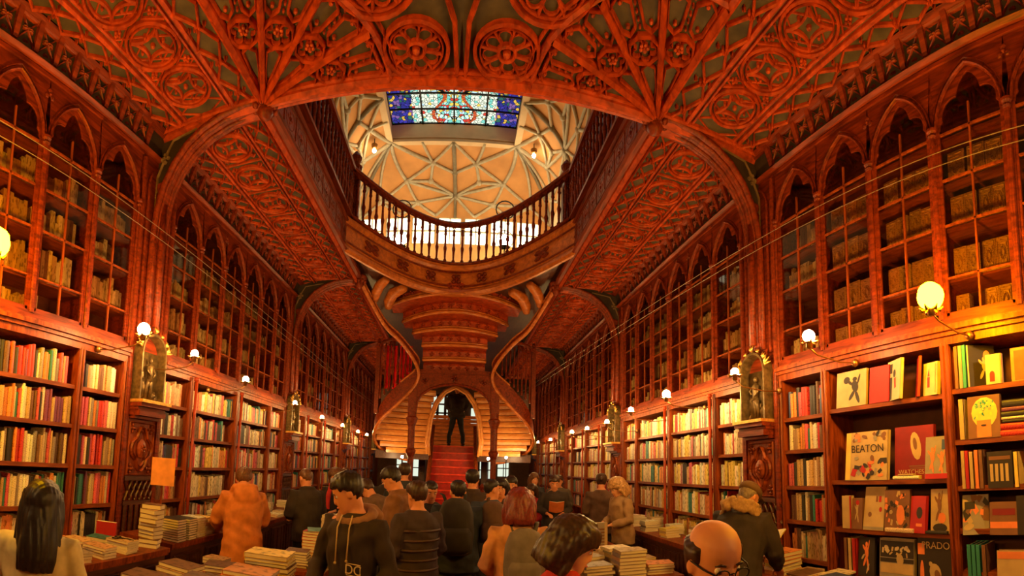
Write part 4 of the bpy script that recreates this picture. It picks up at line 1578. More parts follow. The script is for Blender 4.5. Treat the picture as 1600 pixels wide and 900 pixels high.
def art_book(yc, z, w, h, th, cover, label, art=(), lean=.10, turn=0.0, x=2.975, texts=(), name='art_book', group='art books shown face out on the right wall', s=1):
    """cover faces the room (+x local); art = (shape, ink, u, v, ru, rv, rot) in cover units"""
    t = thing(name, label, 'book', (s * (x + .02 + lean * h * .0), yc, z + .002), (pi if s > 0 else 0) + turn, group)
    mb = MB()
    sh = -lean
    def pt(xx, u, v):
        return (xx + sh * v, u, v)
    for x0, x1, mi in ((0, .004, 0), (-th, -th + .004, 0)):
        mb.cur = mi
        mb.hexa([pt(x0, -w / 2, 0), pt(x1, -w / 2, 0), pt(x1, w / 2, 0), pt(x0, w / 2, 0), pt(x0, -w / 2, h), pt(x1, -w / 2, h), pt(x1, w / 2, h), pt(x0, w / 2, h)])
    mb.hexa([pt(-th, w / 2 - .004, 0), pt(.004, w / 2 - .004, 0), pt(.004, w / 2, 0), pt(-th, w / 2, 0), pt(-th, w / 2 - .004, h), pt(.004, w / 2 - .004, h), pt(.004, w / 2, h), pt(-th, w / 2, h)])
    mats, lift = [cover], .0055
    for kind, mat, u, v, ru, rv, rot in art:
        if mat not in mats:
            mats.append(mat)
        mb.cur = mats.index(mat)
        lift += .00012
        if kind == 'e':
            P = [(cos(a), sin(a)) for a in [2 * pi * k / 14 for k in range(14)]]
        elif kind == 'r':
            P = [(-1, -1), (1, -1), (1, 1), (-1, 1)]
        else:
            P = [(-1, -1), (1, -1), (0, 1)]
        ring = []
        for a, b in P:
            a, b = a * ru, b * rv
            a, b = a * cos(rot) - b * sin(rot), a * sin(rot) + b * cos(rot)
            ring.append(pt(lift, max(-.5, min(.5, u + a)) * w, max(0, min(1, v + b)) * h))
        mb.add(ring, [tuple(range(len(ring)))])
    mb.build('cover', [M[q] for q in mats], t)
    mb = MB()
    mb.hexa([pt(-th + .004, -w / 2 + .006, .004), pt(0, -w / 2 + .006, .004), pt(0, w / 2 - .004, .004), pt(-th + .004, w / 2 - .004, .004), pt(-th + .004, -w / 2 + .006, h - .005), pt(0, -w / 2 + .006, h - .005), pt(0, w / 2 - .004, h - .005), pt(-th + .004, w / 2 - .004, h - .005)])
    mb.build('page_block', M['pages'], t)
    for body, size, mat, u, v in texts:
        text_obj(body, size, M[mat], t, pt(.0110, u * w, v * h), (pi / 2 - atan2(lean, 1) * 0, 0, pi / 2))
    return t

# u runs along local +y, which is the reader's right when facing a cover from the room
def figure(mat, u, v, k=1.0, legs=(-.12, .14)):
    return [('e', mat, u, v + .30 * k, .07 * k, .06 * k, 0), ('e', mat, u + .01, v + .12 * k, .10 * k, .15 * k, .3), ('e', mat, u + legs[0] * .7, v - .10 * k, .05 * k, .15 * k, -.6),
            ('e', mat, u + legs[1] * .7, v - .16 * k, .05 * k, .17 * k, .35), ('e', mat, u + .12 * k, v + .28 * k, .03 * k, .14 * k, -.3), ('e', mat, u - .14 * k, v + .22 * k, .04 * k, .10 * k, .9)]

def mosaic(mats, n, seed, u0=-.45, u1=.45, v0=.05, v1=.95, r=(.05, .12)):
    R = random.Random(seed)
    return [(R.choice('er'), R.choice(mats), R.uniform(u0, u1), R.uniform(v0, v1), R.uniform(*r), R.uniform(*r) * .8, R.uniform(0, 3)) for _ in range(n)]

Z5, Z4, Z3, Z2 = 2.23, 1.61, 1.21, .84
art_book(2.50, Z5, .33, .31, .03, 'ink_cream', 'cream art book with a dark leaping dancer cover, top shelf of the right display', figure('ink_black', .12, .42, 1.1) + [('e', 'ink_white', -.12, .74, .06, .06, 0), ('e', 'ink_black', -.15, .75, .11, .10, .3)])
art_book(2.20, Z5, .20, .30, .03, 'ink_red', 'plain bright red art book beside the dancer book, top right shelf', turn=.0)
art_book(2.05, Z5, .21, .32, .025, 'ink_white', 'white cover with a dark standing photograph figure, angled, top right shelf', [('r', 'ink_black', -.28, .80, .17, .12, 0), ('r', 'ink_black', -.26, .30, .16, .28, 0), ('e', 'ink_black', .05, .66, .10, .10, 0), ('r', 'ink_red', .12, .42, .06, .13, .2)], turn=-.45, x=2.96)
art_book(1.86, Z5, .14, .31, .02, 'ink_red', 'thin bright red book turned edge-on, top right shelf', turn=-.9, x=3.00)
art_book(1.72, Z5, .14, .25, .035, 'ink_white', 'white book with a small red tower drawing on its cover', [('t', 'ink_red', -.12, .70, .07, .12, 0), ('r', 'ink_red', -.12, .40, .09, .16, 0), ('r', 'ink_orange', .36, .5, .04, .45, 0)], turn=-.2)
art_book(2.375, Z4, .44, .40, .035, 'ink_cream', 'large cream cover of collaged portraits lettered BEATON, middle right shelf',
         [('r', 'ink_gold', -.44, .5, .06, .49, 0)] + mosaic(['ink_black', 'ink_brown', 'ink_red', 'ink_orange', 'ink_grey'], 26, 4, -.30, .45, .04, .46, (.03, .08)) + mosaic(['ink_black', 'ink_brown', 'ink_grey', 'ink_orange'], 14, 5, -.30, .45, .80, .95, (.03, .07)),
         texts=(('BEATON', .088, 'ink_black', .03, .64),), lean=.12)
art_book(1.93, Z4, .36, .41, .035, 'ink_darkred', 'large dark red cover with a pale feather shape, lettered WATCHES',
         [('e', 'ink_cream', .05, .62, .13, .27, .22), ('e', 'ink_brown', .03, .66, .05, .12, .2), ('r', 'ink_brown', .10, .24, .22, .012, 0), ('r', 'ink_brown', .10, .20, .20, .010, 0)], texts=(('WATCHES', .050, 'ink_cream', -.06, .13),), lean=.08, x=3.02)
art_book(1.695, Z4, .20, .31, .02, 'ink_grey', 'grey cover with orange standing figures, right end of the middle shelf', figure('ink_orange', -.2, .42, .9, (-.03, .03)) + figure('ink_orange', .2, .35, .8, (-.03, .03)) + [('r', 'ink_red', 0, .06, .48, .06, 0), ('r', 'ink_blue', .3, .8, .1, .12, 0)], x=2.955, lean=.16)
art_book(2.595, Z3, .10, .27, .04, 'ink_cream', 'slim cream book with a red edge standing at the left of the lower shelf', [('r', 'ink_red', .42, .5, .08, .5, 0)], lean=.02)
art_book(2.49, Z3, .12, .25, .02, 'ink_brown', 'small cover with a rider figure between taller books, lower right shelf', figure('ink_cream', 0, .5, .9) + [('e', 'ink_red', .05, .86, .16, .08, 0)], lean=.1)
art_book(2.32, Z3, .21, .34, .02, 'ink_cream', 'pale poster-like cover with small dark red marks, lower right shelf', [('r', 'ink_brown', .1, .72, .05, .07, 0), ('r', 'ink_red', .25, .72, .06, .07, 0), ('e', 'ink_red', .3, .48, .07, .06, 0), ('e', 'ink_brown', -.2, .36, .09, .06, 0), ('r', 'ink_grey', 0, .05, .5, .03, 0)], lean=.2)
art_book(2.085, Z3, .24, .32, .03, 'ink_brown', 'brown engraved cover with a crowd and an orange dome, lower right shelf', mosaic(['ink_black', 'ink_orange', 'ink_cream', 'ink_orange'], 30, 9, r=(.03, .09)) + [('e', 'ink_orange', .15, .4, .16, .24, 0)], lean=.1)
art_book(1.89, Z3, .15, .27, .03, 'ink_red', 'bright red book with a small dark portrait, leaning on the lower shelf', [('e', 'ink_black', .1, .55, .2, .16, 0), ('r', 'ink_orange', .1, .22, .2, .04, 0)], turn=-.15, lean=.16, x=2.96)
art_book(1.70, Z3, .16, .32, .02, 'ink_cream', 'cream cover showing a robed dancer, right end of the lower shelf', figure('ink_brown', -.05, .52, 1.1) + [('e', 'ink_black', 0, .13, .38, .10, 0), ('e', 'ink_orange', .1, .35, .2, .12, 0)], lean=.12)
art_book(2.41, Z2, .17, .30, .02, 'ink_black', 'black cover with a red and white acrobat, bottom right shelf', figure('ink_orange', 0, .5, 1.1) + [('e', 'ink_white', -.2, .5, .12, .04, .6), ('e', 'ink_white', .1, .2, .16, .04, 1)], lean=.1)
art_book(2.11, Z2, .33, .31, .03, 'ink_grey', 'grey landscape photograph cover with a pale skyline, bottom right shelf', [('r', 'ink_black', 0, .74, .48, .20, 0), ('r', 'ink_black', 0, .47, .48, .05, 0), ('r', 'ink_cream', 0, .28, .46, .12, 0), ('r', 'ink_red', 0, .04, .3, .03, 0)] + mosaic(['ink_cream', 'ink_white'], 16, 13, -.4, .4, .6, .85, (.02, .07)) + [('e', 'ink_cream', .1, .50, .10, .14, .2)], lean=.1)
art_book(1.76, Z2, .30, .34, .03, 'ink_black', 'black cover lettered PRADO with a pale horse head, bottom right shelf', [('r', 'ink_orange', -.40, .74, .10, .12, 0), ('e', 'ink_orange', -.38, .2, .06, .30, 0), ('e', 'ink_cream', 0, .25, .16, .20, .4), ('e', 'ink_brown', .06, .20, .08, .12, .4), ('e', 'ink_cream', -.12, .42, .05, .07, .8)], texts=(('PRADO', .072, 'ink_cream', .03, .82),), lean=.06)
for i, (y, c, nm) in enumerate(((2.62, 'ink_brown', 'brown'), (2.575, 'ink_cream', 'cream'), (2.53, 'ink_red', 'red'))):
    art_book(y, Z2, .035, .29, .16, c, 'slim %s spine at the left end of the bottom display shelf' % nm, lean=0.0)
# flat little stacks at the shelf fronts
def flat_books(yc, z, specs, where, s=1, x=2.99, jit=.012, group='books lying flat on the display shelves'):
    zz = z
    n = len(specs)
    for i, (w, d, th, cn) in enumerate(specs):
        o = one_book(s, x, yc, zz, 1, 1, 1, cn, 'x', 'x')
        o.scale = (d, th, w)
        o.rotation_euler = (pi / 2, 0, (pi if s > 0 else 0) + RNG.uniform(-.05, .05))
        o.location = (s * x, yc + (w / 2 if s < 0 else -w / 2) * (1 if s < 0 else 1) + RNG.uniform(-jit, jit), zz + th / 2 + .001)
        if s > 0:
            o.location.y = yc - w / 2
            o.rotation_euler = (pi / 2, 0, pi)
        else:
            o.location.y = yc + w / 2
        pos = 'only' if n == 1 else ('topmost' if i == n - 1 else ('lowest' if i == 0 else ORD[i] + ' up'))
        tag(o, '%s book lying flat, %s in the pile %s' % (cn, pos, where), 'book', group)
        zz += th + .0005
flat_books(1.98, Z4, [(.24, .18, .028, 'pale cream'), (.14, .12, .014, 'tan')], 'below the dark red cover')
flat_books(2.05, Z3 - .0, [(.26, .05, .03, 'pale cream')], 'below the brown engraved cover', x=2.965)
flat_books(1.72, Z3 - .0, [(.18, .05, .022, 'black')], 'below the robed dancer cover', x=2.965)
# second display case, nearer the viewer
for i, (y, c, nm) in enumerate(((1.49, 'ink_brown', 'brown'), (1.455, 'ink_grey', 'grey'), (1.425, 'ink_teal', 'teal'))):
    art_book(y, Z5 + .02, .03, .31, .16, c, 'tall %s spine beside the angled photo book, top shelf at right edge' % nm, lean=0.0)
art_book(1.33, Z5 + .02, .22, .31, .03, 'ink_black', 'dark photo book of a seated figure standing angled at the right edge', figure('ink_cream', .1, .4, .9) + [('e', 'ink_orange', .2, .75, .12, .13, 0), ('r', 'ink_white', -.48, .5, .03, .49, 0)], turn=.8, x=3.06, lean=.02)
art_book(1.20, Z5 + .02, .12, .21, .03, 'ink_white', 'white book with a dark arched doorway on its cover', [('r', 'ink_darkred', -.1, .20, .16, .12, 0), ('e', 'ink_darkred', -.1, .32, .16, .12, 0), ('r', 'ink_orange', .45, .5, .05, .5, 0)], lean=.02)
art_book(1.02, Z5 + .02, .16, .25, .06, 'ink_orange', 'plain orange-brown slip case on the top shelf at the right edge', [('r', 'ink_brown', 0, .5, .34, .42, 0)], lean=.0, x=3.06)
Y4 = 1.88
art_book(1.30, Y4 - .0, .25, .30, .03, 'ink_brown', 'gilded head cover with teal and gold mosaic, right edge display',
         [('e', 'ink_gold', .02, .60, .40, .36, 0), ('r', 'ink_orange', 0, .22, .22, .20, 0)] + [(a, b, c * .7, .45 + d * .45, e * .8, f * .8, g) for a, b, c, d, e, f, g in mosaic(['ink_teal', 'ink_yellow', 'ink_gold', 'ink_teal', 'ink_cream'], 36, 21, r=(.02, .07))] + [('e', 'ink_black', 0, .30, .09, .02, 0)], lean=.06)
art_book(1.47, Y4, .04, .29, .16, 'ink_cream', 'slim cream spine left of the gilded head cover', lean=0.0)
flat_books(1.03, Y4, [(.30, .20, .045, 'red'), (.29, .20, .045, 'red'), (.26, .18, .022, 'black'), (.27, .18, .020, 'pale cream'), (.27, .18, .035, 'black'), (.26, .18, .03, 'purple'), (.25, .17, .05, 'black')], 'beside the gilded head cover')
for i, (y, c, h, nm) in enumerate(((1.48, 'ink_cream', .27, 'cream'), (1.45, 'ink_red', .27, 'red'), (1.415, 'ink_cream', .26, 'narrow cream'), (1.375, 'ink_orange', .27, 'orange'), (1.34, 'ink_brown', .27, 'brown'))):
    art_book(y, 1.53, .03, h, .16, c, '%s spine left of the black boxed set, right edge display' % nm, lean=0.0)
art_book(1.20, 1.53, .19, .25, .05, 'ink_black', 'black boxed set with a row of pale columns on its front', [('r', 'ink_cream', -.33 + .2 * k, .42, .06, .24, 0) for k in range(4)] + [('r', 'ink_brown', 0, .82, .42, .05, 0)], lean=.02)
art_book(1.08, 1.53, .03, .24, .15, 'ink_gold', 'narrow golden spine right of the black boxed set', lean=0.0)
art_book(1.41, 1.21, .19, .27, .03, 'ink_grey', 'blurred grey landscape cover leaning near the right edge', mosaic(['ink_black', 'ink_cream', 'ink_brown', 'ink_orange'], 16, 31, r=(.08, .2)), lean=.25, turn=.3)
art_book(1.20, 1.21, .21, .22, .03, 'ink_brown', 'brown landscape cover with an orange horizon near the right edge', [('r', 'ink_orange', 0, .3, .48, .1, 0), ('r', 'ink_darkred', 0, .7, .4, .1, 0)], lean=.12)
art_book(1.05, 1.21, .10, .26, .03, 'ink_black', 'black cover standing against the orange-horizon book', lean=.05)
for i, (y, c, nm) in enumerate(((1.475, 'ink_teal', 'outer'), (1.44, 'ink_teal', 'middle'), (1.405, 'ink_teal', 'inner'), (1.36, 'ink_brown', 'brown'))):
    art_book(y, .90, .032, .24, .16, c, '%s spine of the blue-green set on the low shelf at right' % nm if nm != 'brown' else 'brown spine beside the blue-green set, low shelf at right', lean=0.0)
art_book(1.15, .90, .24, .20, .04, 'ink_cream', 'pale cream cover beside the blue-green set, low shelf at right', [('r', 'ink_orange', 0, .85, .48, .12, 0)], lean=.1)
# pink paper parcel on the narrow case
art_book(2.92, 2.21, .24, .27, .06, 'ink_darkred', 'dark red patterned book pair on top shelf of the narrow right case', mosaic(['ink_red', 'ink_white', 'ink_red'], 22, 44, r=(.04, .10)), lean=.02, x=3.02)

# ================================================================ counters, tables and the piles on them
def counter(x0, x1, y0, y1, h, label, cat='counter', legs=False, name='display_counter'):
    cx, cy = (x0 + x1) / 2, (y0 + y1) / 2
    t = thing(name, label, cat, (cx, cy, 0))
    hx, hy = (x1 - x0) / 2, (y1 - y0) / 2
    mb = MB()
    mb.box(-hx, hx, -hy, hy, h - .035, h)
    mb.box(-hx + .01, hx - .01, -hy + .01, hy - .01, h - .055, h - .035)
    mb.build('top', M['case'], t)
    if legs:
        mb = MB()
        mb.box(-hx + .05, hx - .05, -hy + .05, hy - .05, h - .15, h - .055)
        mb.build('apron', M['dark'], t)
        for a in (-1, 1):
            for b in (-1, 1):
                m = MB().lathe([(.035, 0), (.04, .05), (.025, .10), (.04, .35), (.03, .55), (.045, h - .15)], (a * (hx - .09), b * (hy - .09), 0), 8)
                m.build('leg', M['dark'], t, smooth=True)
    else:
        mb = MB()
        mb.box(-hx + .03, hx - .03, -hy + .03, hy - .03, .06, h - .055)
        mb.box(-hx + .06, hx - .06, -hy + .06, hy - .06, 0, .06)
        mb.build('body', M['dark'], t)
        n = max(1, round((y1 - y0) / .55))
        sgn = 1 if cx < 0 else -1
        for k in range(n):
            a = -hy + .03 + (2 * hy - .06) * k / n
            b = -hy + .03 + (2 * hy - .06) * (k + 1) / n
            m = MB()
            F = lambda u, v, g: (sgn * (hx - .03 + g), u, v)
            m.strip([(a + .05, .14), (b - .05, .14), (b - .05, h - .12), (a + .05, h - .12)], .03, .02, F, True)
            for j in range(3):
                u = a + (b - a) * (j + 1) / 4
                m.strip([(u, .16), (u, h - .14)], .02, .012, F)
            m.build('panel_moulding', M['dark'], t)
    return t

counter(-2.91, -2.20, 1.00, 3.28, .90, 'long dark-fronted display counter under the nearest left bookcases')
counter(-2.91, -2.28, 3.42, 8.60, .90, 'long dark-fronted display counter running along the second left bay')
counter(2.52, 2.91, 4.10, 8.50, .90, 'dark-fronted display counter along the second right bay')
counter(2.52, 2.91, 2.35, 3.95, .80, 'low display counter at the right below the carved pilaster')
counter(-1.97, -.98, 2.30, 3.62, .78, 'near central book table at the left, wooden with turned legs', 'table', True, 'book_table')
counter(-1.42, -.98, 3.72, 5.60, .80, 'narrow central book table behind the near left table', 'table', True, 'book_table')
counter(1.10, 2.02, 3.62, 6.40, .82, 'central book table at the right with grey book piles', 'table', True, 'book_table')

FLAT0 = []
def flat_book(x, y, z, w, d, th, rz, cname, label, group):
    if not FLAT0:
        mb = MB()
        mb.box(-.5, .5, -.5, .5, 0, .10)
        mb.box(-.5, .5, -.5, .5, .90, 1)
        mb.box(-.5, -.485, -.5, .5, .1, .9)
        mb.cur = 1
        mb.box(-.485, .485, -.485, .485, .1, .9)
        o = mb.build('stacked_book', [M['cover'], M['pages']])
        FLAT0.append(o)
    else:
        o = FLAT0[0].copy()
        COL.objects.link(o)
    o.scale = (w, d, th)
    o.location = (x, y, z)
    o.rotation_euler = (0, 0, rz)
    o.color = (*vary(PAL[cname], .18), 1)
    tag(o, label, 'book', group)
    return o

def stack(x, y, z, w, d, colours, th, where, rz=0.0, jit=.012, jr=.05):
    n = len(colours)
    zz = z + .001
    for i, c in enumerate(colours):
        t_ = th * RNG.uniform(.85, 1.15)
        if n == 1:
            pos = 'lying alone'
        elif i == n - 1:
            pos = 'topmost of'
        else:
            pos = '%s up in' % ORDW[i]
        flat_book(x + RNG.uniform(-jit, jit), y + RNG.uniform(-jit, jit), zz, w, d, t_, rz + RNG.uniform(-jr, jr), c,
                  ('%s book %s %s' % (c, pos, where)), 'books piled in %s' % where)
        zz += t_ + .0006
    return zz

# left counter, near
stack(-2.34, 3.17, .90, .17, .13, ['tan', 'brown'] * 4 + ['tan', 'brown'], .037, 'the tallest brown pile, far end', .15, .02, .25)
stack(-2.36, 2.83, .90, .22, .16, ['pale cream', 'white', 'pale cream', 'white', 'tan'], .020, 'the pale pile beside the tallest brown pile', .1)
stack(-2.62, 2.88, .90, .24, .17, ['tan', 'teal'], .03, 'the pile with a green top', .3)
stack(-2.34, 2.55, .90, .22, .15, ['tan', 'pale cream', 'brown', 'tan'], .022, 'the low pile mid front edge', .05)
stack(-2.60, 2.55, .90, .22, .15, ['orange', 'tan', 'orange', 'tan'], .022, 'the orange pile near the shelves', .1)
stack(-2.34, 2.30, .90, .22, .15, ['pale cream', 'tan', 'grey'], .022, 'the grey-topped front pile', -.1)
stack(-2.60, 2.26, .90, .22, .16, ['tan', 'brown', 'pale cream', 'tan', 'brown', 'orange'], .022, 'the taller pile behind the grey-topped one', .1)
stack(-2.36, 2.05, .90, .22, .15, ['pale cream', 'tan', 'tan'], .022, 'the tan front pile nearest the pale-bloused woman', .0)
stack(-2.62, 2.00, .90, .22, .15, ['brown', 'red', 'brown'], .024, 'the brown pile behind the pale-bloused woman', .0)
# left counter, far
for j, (dx, dy) in enumerate(((0, 0), (.0, .19))):
    stack(-2.40 + dx, 3.58 + dy, .90, .22, .15, ['black'] * 9, .021, ('the front black pile', 'the second black pile')[j] + ' of the left counter', .05, .004, .02)
stack(-2.42, 3.97, .90, .21, .15, ['white'] * 8, .022, 'the white pile beside the black ones', .0, .006, .03)
stack(-2.42, 4.16, .90, .20, .15, ['pale cream'] * 6 + ['yellow'] * 2, .022, 'the yellow-topped pile', .0)
stack(-2.44, 4.36, .90, .20, .15, ['white'] * 5 + ['yellow'], .022, 'the second yellow-topped pile', .1)
stack(-2.70, 3.95, .90, .22, .15, ['dark blue', 'tan', 'dark blue'], .03, 'the blue-topped back pile, long left counter', .1)
for k in range(9):
    y = 4.95 + .38 * k
    stack(-2.45 + .04 * (k % 2), y, .90, .24, .17, [['white', 'pale cream'], ['yellow', 'tan', 'white'], ['pale cream'], ['orange', 'white']][k % 4], .022,
          'the %s low pile beyond the orange coat' % ORD[k], .2 * ((k % 3) - 1))
    if k % 2 == 0:
        stack(-2.76, y + .1, .90, .20, .15, [['tan', 'white', 'teal', 'white'], ['pale cream', 'red', 'yellow'], ['dark blue', 'grey', 'white', 'pale cream', 'white']][(k // 2) % 3], .028,
              'the %s back pile, long left counter' % ORD[k // 2], .1)
# near central table at the left
stack(-1.80, 2.50, .78, .30, .22, ['pale cream', 'tan', 'pale cream', 'brown'], .030, 'the big corner pile, left table', .2, .02)
stack(-1.79, 2.84, .78, .28, .20, ['pale cream', 'white', 'brown', 'tan', 'brown'], .026, 'the pile behind the corner one, left table', -.1, .02)
stack(-1.47, 2.66, .78, .30, .20, ['brown', 'tan', 'brown', 'brown', 'pale cream', 'brown'], .024, 'the brown middle pile, left table', .15, .02)
stack(-1.16, 2.55, .78, .24, .17, ['brown', 'tan', 'grey', 'tan'], .025, 'the near right corner pile, left table', -.2, .02)
stack(-1.30, 2.98, .78, .34, .26, ['orange', 'tan', 'orange', 'orange', 'orange'], .034, 'the big orange pile on the left table', .12, .012)
stack(-1.30, 3.34, .78, .34, .25, ['brown', 'tan', 'brown', 'grey', 'brown', 'brown', 'yellow', 'yellow'], .030, 'the large yellow-topped pile on the left table', .10, .012)
stack(-1.66, 3.25, .78, .26, .20, ['tan', 'brown', 'pale cream', 'brown'], .024, 'the low inner pile, left table', .3, .02)
stack(-1.85, 3.50, .78, .20, .15, ['brown', 'grey', 'tan'], .024, 'the far left corner pile, left table', .0)
# narrow table behind
stack(-1.27, 3.90, .80, .20, .17, ['grey', 'brown', 'grey', 'tan', 'grey', 'brown'], .023, 'the grey near-end pile, narrow table', .1)
stack(-1.07, 3.88, .80, .16, .14, ['tan', 'grey', 'brown'], .023, 'the small pile near the dark hood', -.1)
z_ = stack(-1.22, 4.22, .80, .19, .21, ['orange', 'orange', 'orange', 'orange', 'orange', 'orange', 'orange', 'red', 'red', 'red'], .027, 'the red-topped orange pile on the narrow table', .04, .005, .02)
stack(-1.20, 4.24, z_, .20, .24, ['teal'], .006, 'on top of the red-topped orange pile', .3)
stack(-1.10, 4.75, .80, .15, .21, ['white'] * 14, .026, 'the tall cream pile behind the dark hood', .05, .005, .03)
stack(-1.28, 4.98, .80, .16, .21, ['pale cream'] * 12, .028, 'the second tall cream pile on the narrow table', .05, .005, .03)
stack(-1.22, 5.35, .80, .20, .2, ['tan', 'white', 'orange'], .025, 'the far-end pile, narrow table', .2)
# right central table
stack(1.27, 3.82, .82, .26, .20, ['grey', 'tan', 'grey', 'tan', 'grey'], .024, 'the near left corner pile, right table', .1)
stack(1.58, 3.82, .82, .25, .20, ['grey', 'tan'] * 4, .027, 'the striped front pile, right table', .0, .006, .03)
stack(1.87, 3.84, .82, .24, .19, ['tan', 'pale cream', 'tan', 'orange'], .022, 'the orange-topped pile, right table', -.15)
stack(1.30, 4.14, .82, .24, .19, ['grey', 'tan', 'grey', 'tan', 'grey'], .026, 'the second-row left pile, right table', .3, .02)
stack(1.60, 4.16, .82, .24, .20, ['grey', 'tan', 'grey', 'grey', 'tan', 'grey', 'pale cream'], .026, 'the pile behind the striped grey one, right table', .1, .02)
stack(1.86, 4.18, .82, .22, .18, ['tan', 'pale cream', 'tan'], .024, 'the low pile behind the orange-topped one', .0)
stack(1.28, 4.48, .82, .22, .18, ['grey', 'tan', 'grey', 'brown'], .026, 'the third-row left pile, right table', .2, .02)
stack(1.56, 4.50, .82, .22, .18, ['tan', 'grey', 'tan', 'pale cream', 'tan'], .026, 'the third-row middle pile of the right table', .2, .02)
stack(1.84, 4.52, .82, .22, .18, ['pale cream', 'tan', 'pale cream'], .024, 'the third-row right pile of the right table', -.1)
for k in range(4):
    stack(1.30 + .2 * (k % 2), 5.5 + .22 * k, .82, .22, .17, ['white', 'pale cream', 'teal', 'white'][k % 2:], .025, 'the %s bright far pile, right table' % ORD[k], .2)
# an upright boxed set and a slim upright book
art_book(1.74, .83, .26, .30, .07, 'ink_grey', 'upright grey boxed set with a cream edge on the right table', [('r', 'ink_brown', 0, .15 + .12 * k, .4, .03, 0) for k in range(6)] + [('r', 'ink_cream', .42, .5, .07, .5, 0)], lean=0, turn=-pi / 2, x=5.15, name='boxed_book_set', group='uprights on the tables')
UP = [o for o in COL.objects if o.name == 'boxed_book_set'][0]
UP.location = (1.70, 5.12, .822)
UP.rotation_euler = (0, 0, -pi / 2 + .1)
t2 = art_book(1, .83, .10, .24, .03, 'ink_cream', 'slim cream book standing upright left of the grey boxed set', lean=0, name='upright_book', group='uprights on the tables')
t2.location = (1.22, 4.72, .822)
t2.rotation_euler = (0, 0, -pi / 2)
# right wall counter
for k in range(6):
    y = 4.55 + .62 * k
    stack(2.66, y, .90, .20, .15, [['red', 'red', 'red'], ['white', 'pale cream', 'white', 'teal', 'white', 'white'], ['pale cream', 'yellow', 'tan', 'yellow'], ['white', 'white', 'grey', 'white', 'white']][0 if k == 0 else 1 + k % 3], .027,
          'the %s front pile, right counter' % ORD[k], .1)
    stack(2.86, y + .25, .90, .20, .15, [['pale cream', 'tan', 'yellow', 'white', 'tan'], ['white', 'grey', 'white', 'white']][k % 2], .030,
          'the %s back pile, right counter' % ORD[k], .0)
# low counter near the display, magazines fanned out
for j, (x, y, r) in enumerate(((2.66, 2.52, .1), (2.84, 2.62, -.05), (2.68, 2.80, .25), (2.86, 2.92, .1))):
    stack(x, y, .80, .25, .20, [['tan', 'brown', 'pale cream', 'brown', 'tan', 'dark blue'], ['pale cream', 'brown', 'tan', 'brown', 'pale cream'], ['brown', 'pale cream', 'brown', 'tan', 'brown'], ['tan', 'brown', 'tan']][j], .014,
          'the %s magazine pile beside the display shelves' % ('nearest', 'second', 'third', 'fourth')[j], r, .03, .25)
stack(2.80, 3.20, .80, .26, .22, ['orange', 'pale cream', 'yellow', 'orange', 'orange', 'orange'], .032, 'the orange pile below the narrow right case', .1)
stack(2.66, 3.55, .80, .24, .18, ['tan', 'white', 'orange', 'white', 'red', 'orange', 'yellow'], .026, 'the bright pile by the right pilaster', .3, .02, .2)

# standing sign board on the counter corner
t = thing('sign_board', 'blank orange board on a small stand at the first left pilaster', 'sign', (-2.50, 3.50, .90), .62)
MB().box(-.11, .11, -.008, .008, .50, .76).build('board', plain('orange_card', (.80, .30, .07), .6), t)
m = MB()
m.tube([(0, .012, 0), (0, .012, .55)], .010, 8)
m.lathe([(.07, 0), (.065, .012), (.015, .03)], (0, .012, 0), 10)
m.build('stand', M['case'], t)
t = thing('standing_book', 'bright red book propped upright beside the tallest brown pile', 'book', (-2.72, 3.02, .90), .5)
MB().box(-.09, .09, -.02, .02, 0.001, .16).build('cover', M['ink_red'], t)
MB().box(-.086, .086, -.016, .016, .004, .162).build('page_block', M['pages'], t)
t = thing('open_scissors', 'pair of dark scissors lying on the pale pile of the near left counter', 'scissors', (-2.33, 2.83, 1.006), .4)
m = MB()
m.tube([(-.05, -.02, 0), (.08, .03, .0)], [.004, .002], 5)
m.tube([(-.05, .02, 0), (.08, -.03, .0)], [.004, .002], 5)
m.build('blade', M['iron'], t)
m = MB()
for q in (-1, 1):
    m.tube([(-.075 + .028 * cos(a * pi / 5), q * .032 + .022 * sin(a * pi / 5), 0) for a in range(10)], .004, 5, True)
m.build('handle', M['iron'], t)

# ================================================================ people
from mathutils import noise
TO_BAKE = []     # (object, voxel, fold amplitude)

SKIN = {k: plain('skin_' + k, c, .55, var=.08, scale=14) for k, c in (('light', (.72, .33, .17)), ('warm', (.62, .24, .11)), ('tan', (.50, .20, .10)))}
CLOTH = {}
def cloth(name, c, rough=.85, scale=12):
    if name not in CLOTH:
        CLOTH[name] = plain(name, c, rough, var=.22, scale=scale)
    return CLOTH[name]
HAIRM = {k: plain('hair_' + k, c, .45, var=.4, scale=60) for k, c in (('black', (.018, .010, .008)), ('dark', (.045, .018, .010)), ('brown', (.12, .045, .018)), ('auburn', (.16, .02, .012)), ('grey', (.20, .14, .09)), ('blond', (.42, .22, .08)))}
EYEW = plain('eye_white', (.75, .62, .50), .3)
EYED = plain('eye_dark', (.03, .015, .01), .2)
LIP = plain('lip', (.45, .10, .07), .5)

HEADP = [(-.122, .016, .075, .045), (-.114, .034, .088, .030), (-.095, .048, .094, -.005), (-.070, .058, .093, -.040), (-.040, .066, .091, -.065), (-.010, .071, .089, -.086), (.020, .075, .087, -.096),
         (.045, .076, .086, -.100), (.070, .073, .078, -.097), (.092, .062, .060, -.083), (.108, .043, .034, -.060), (.118, .018, .004, -.030)]

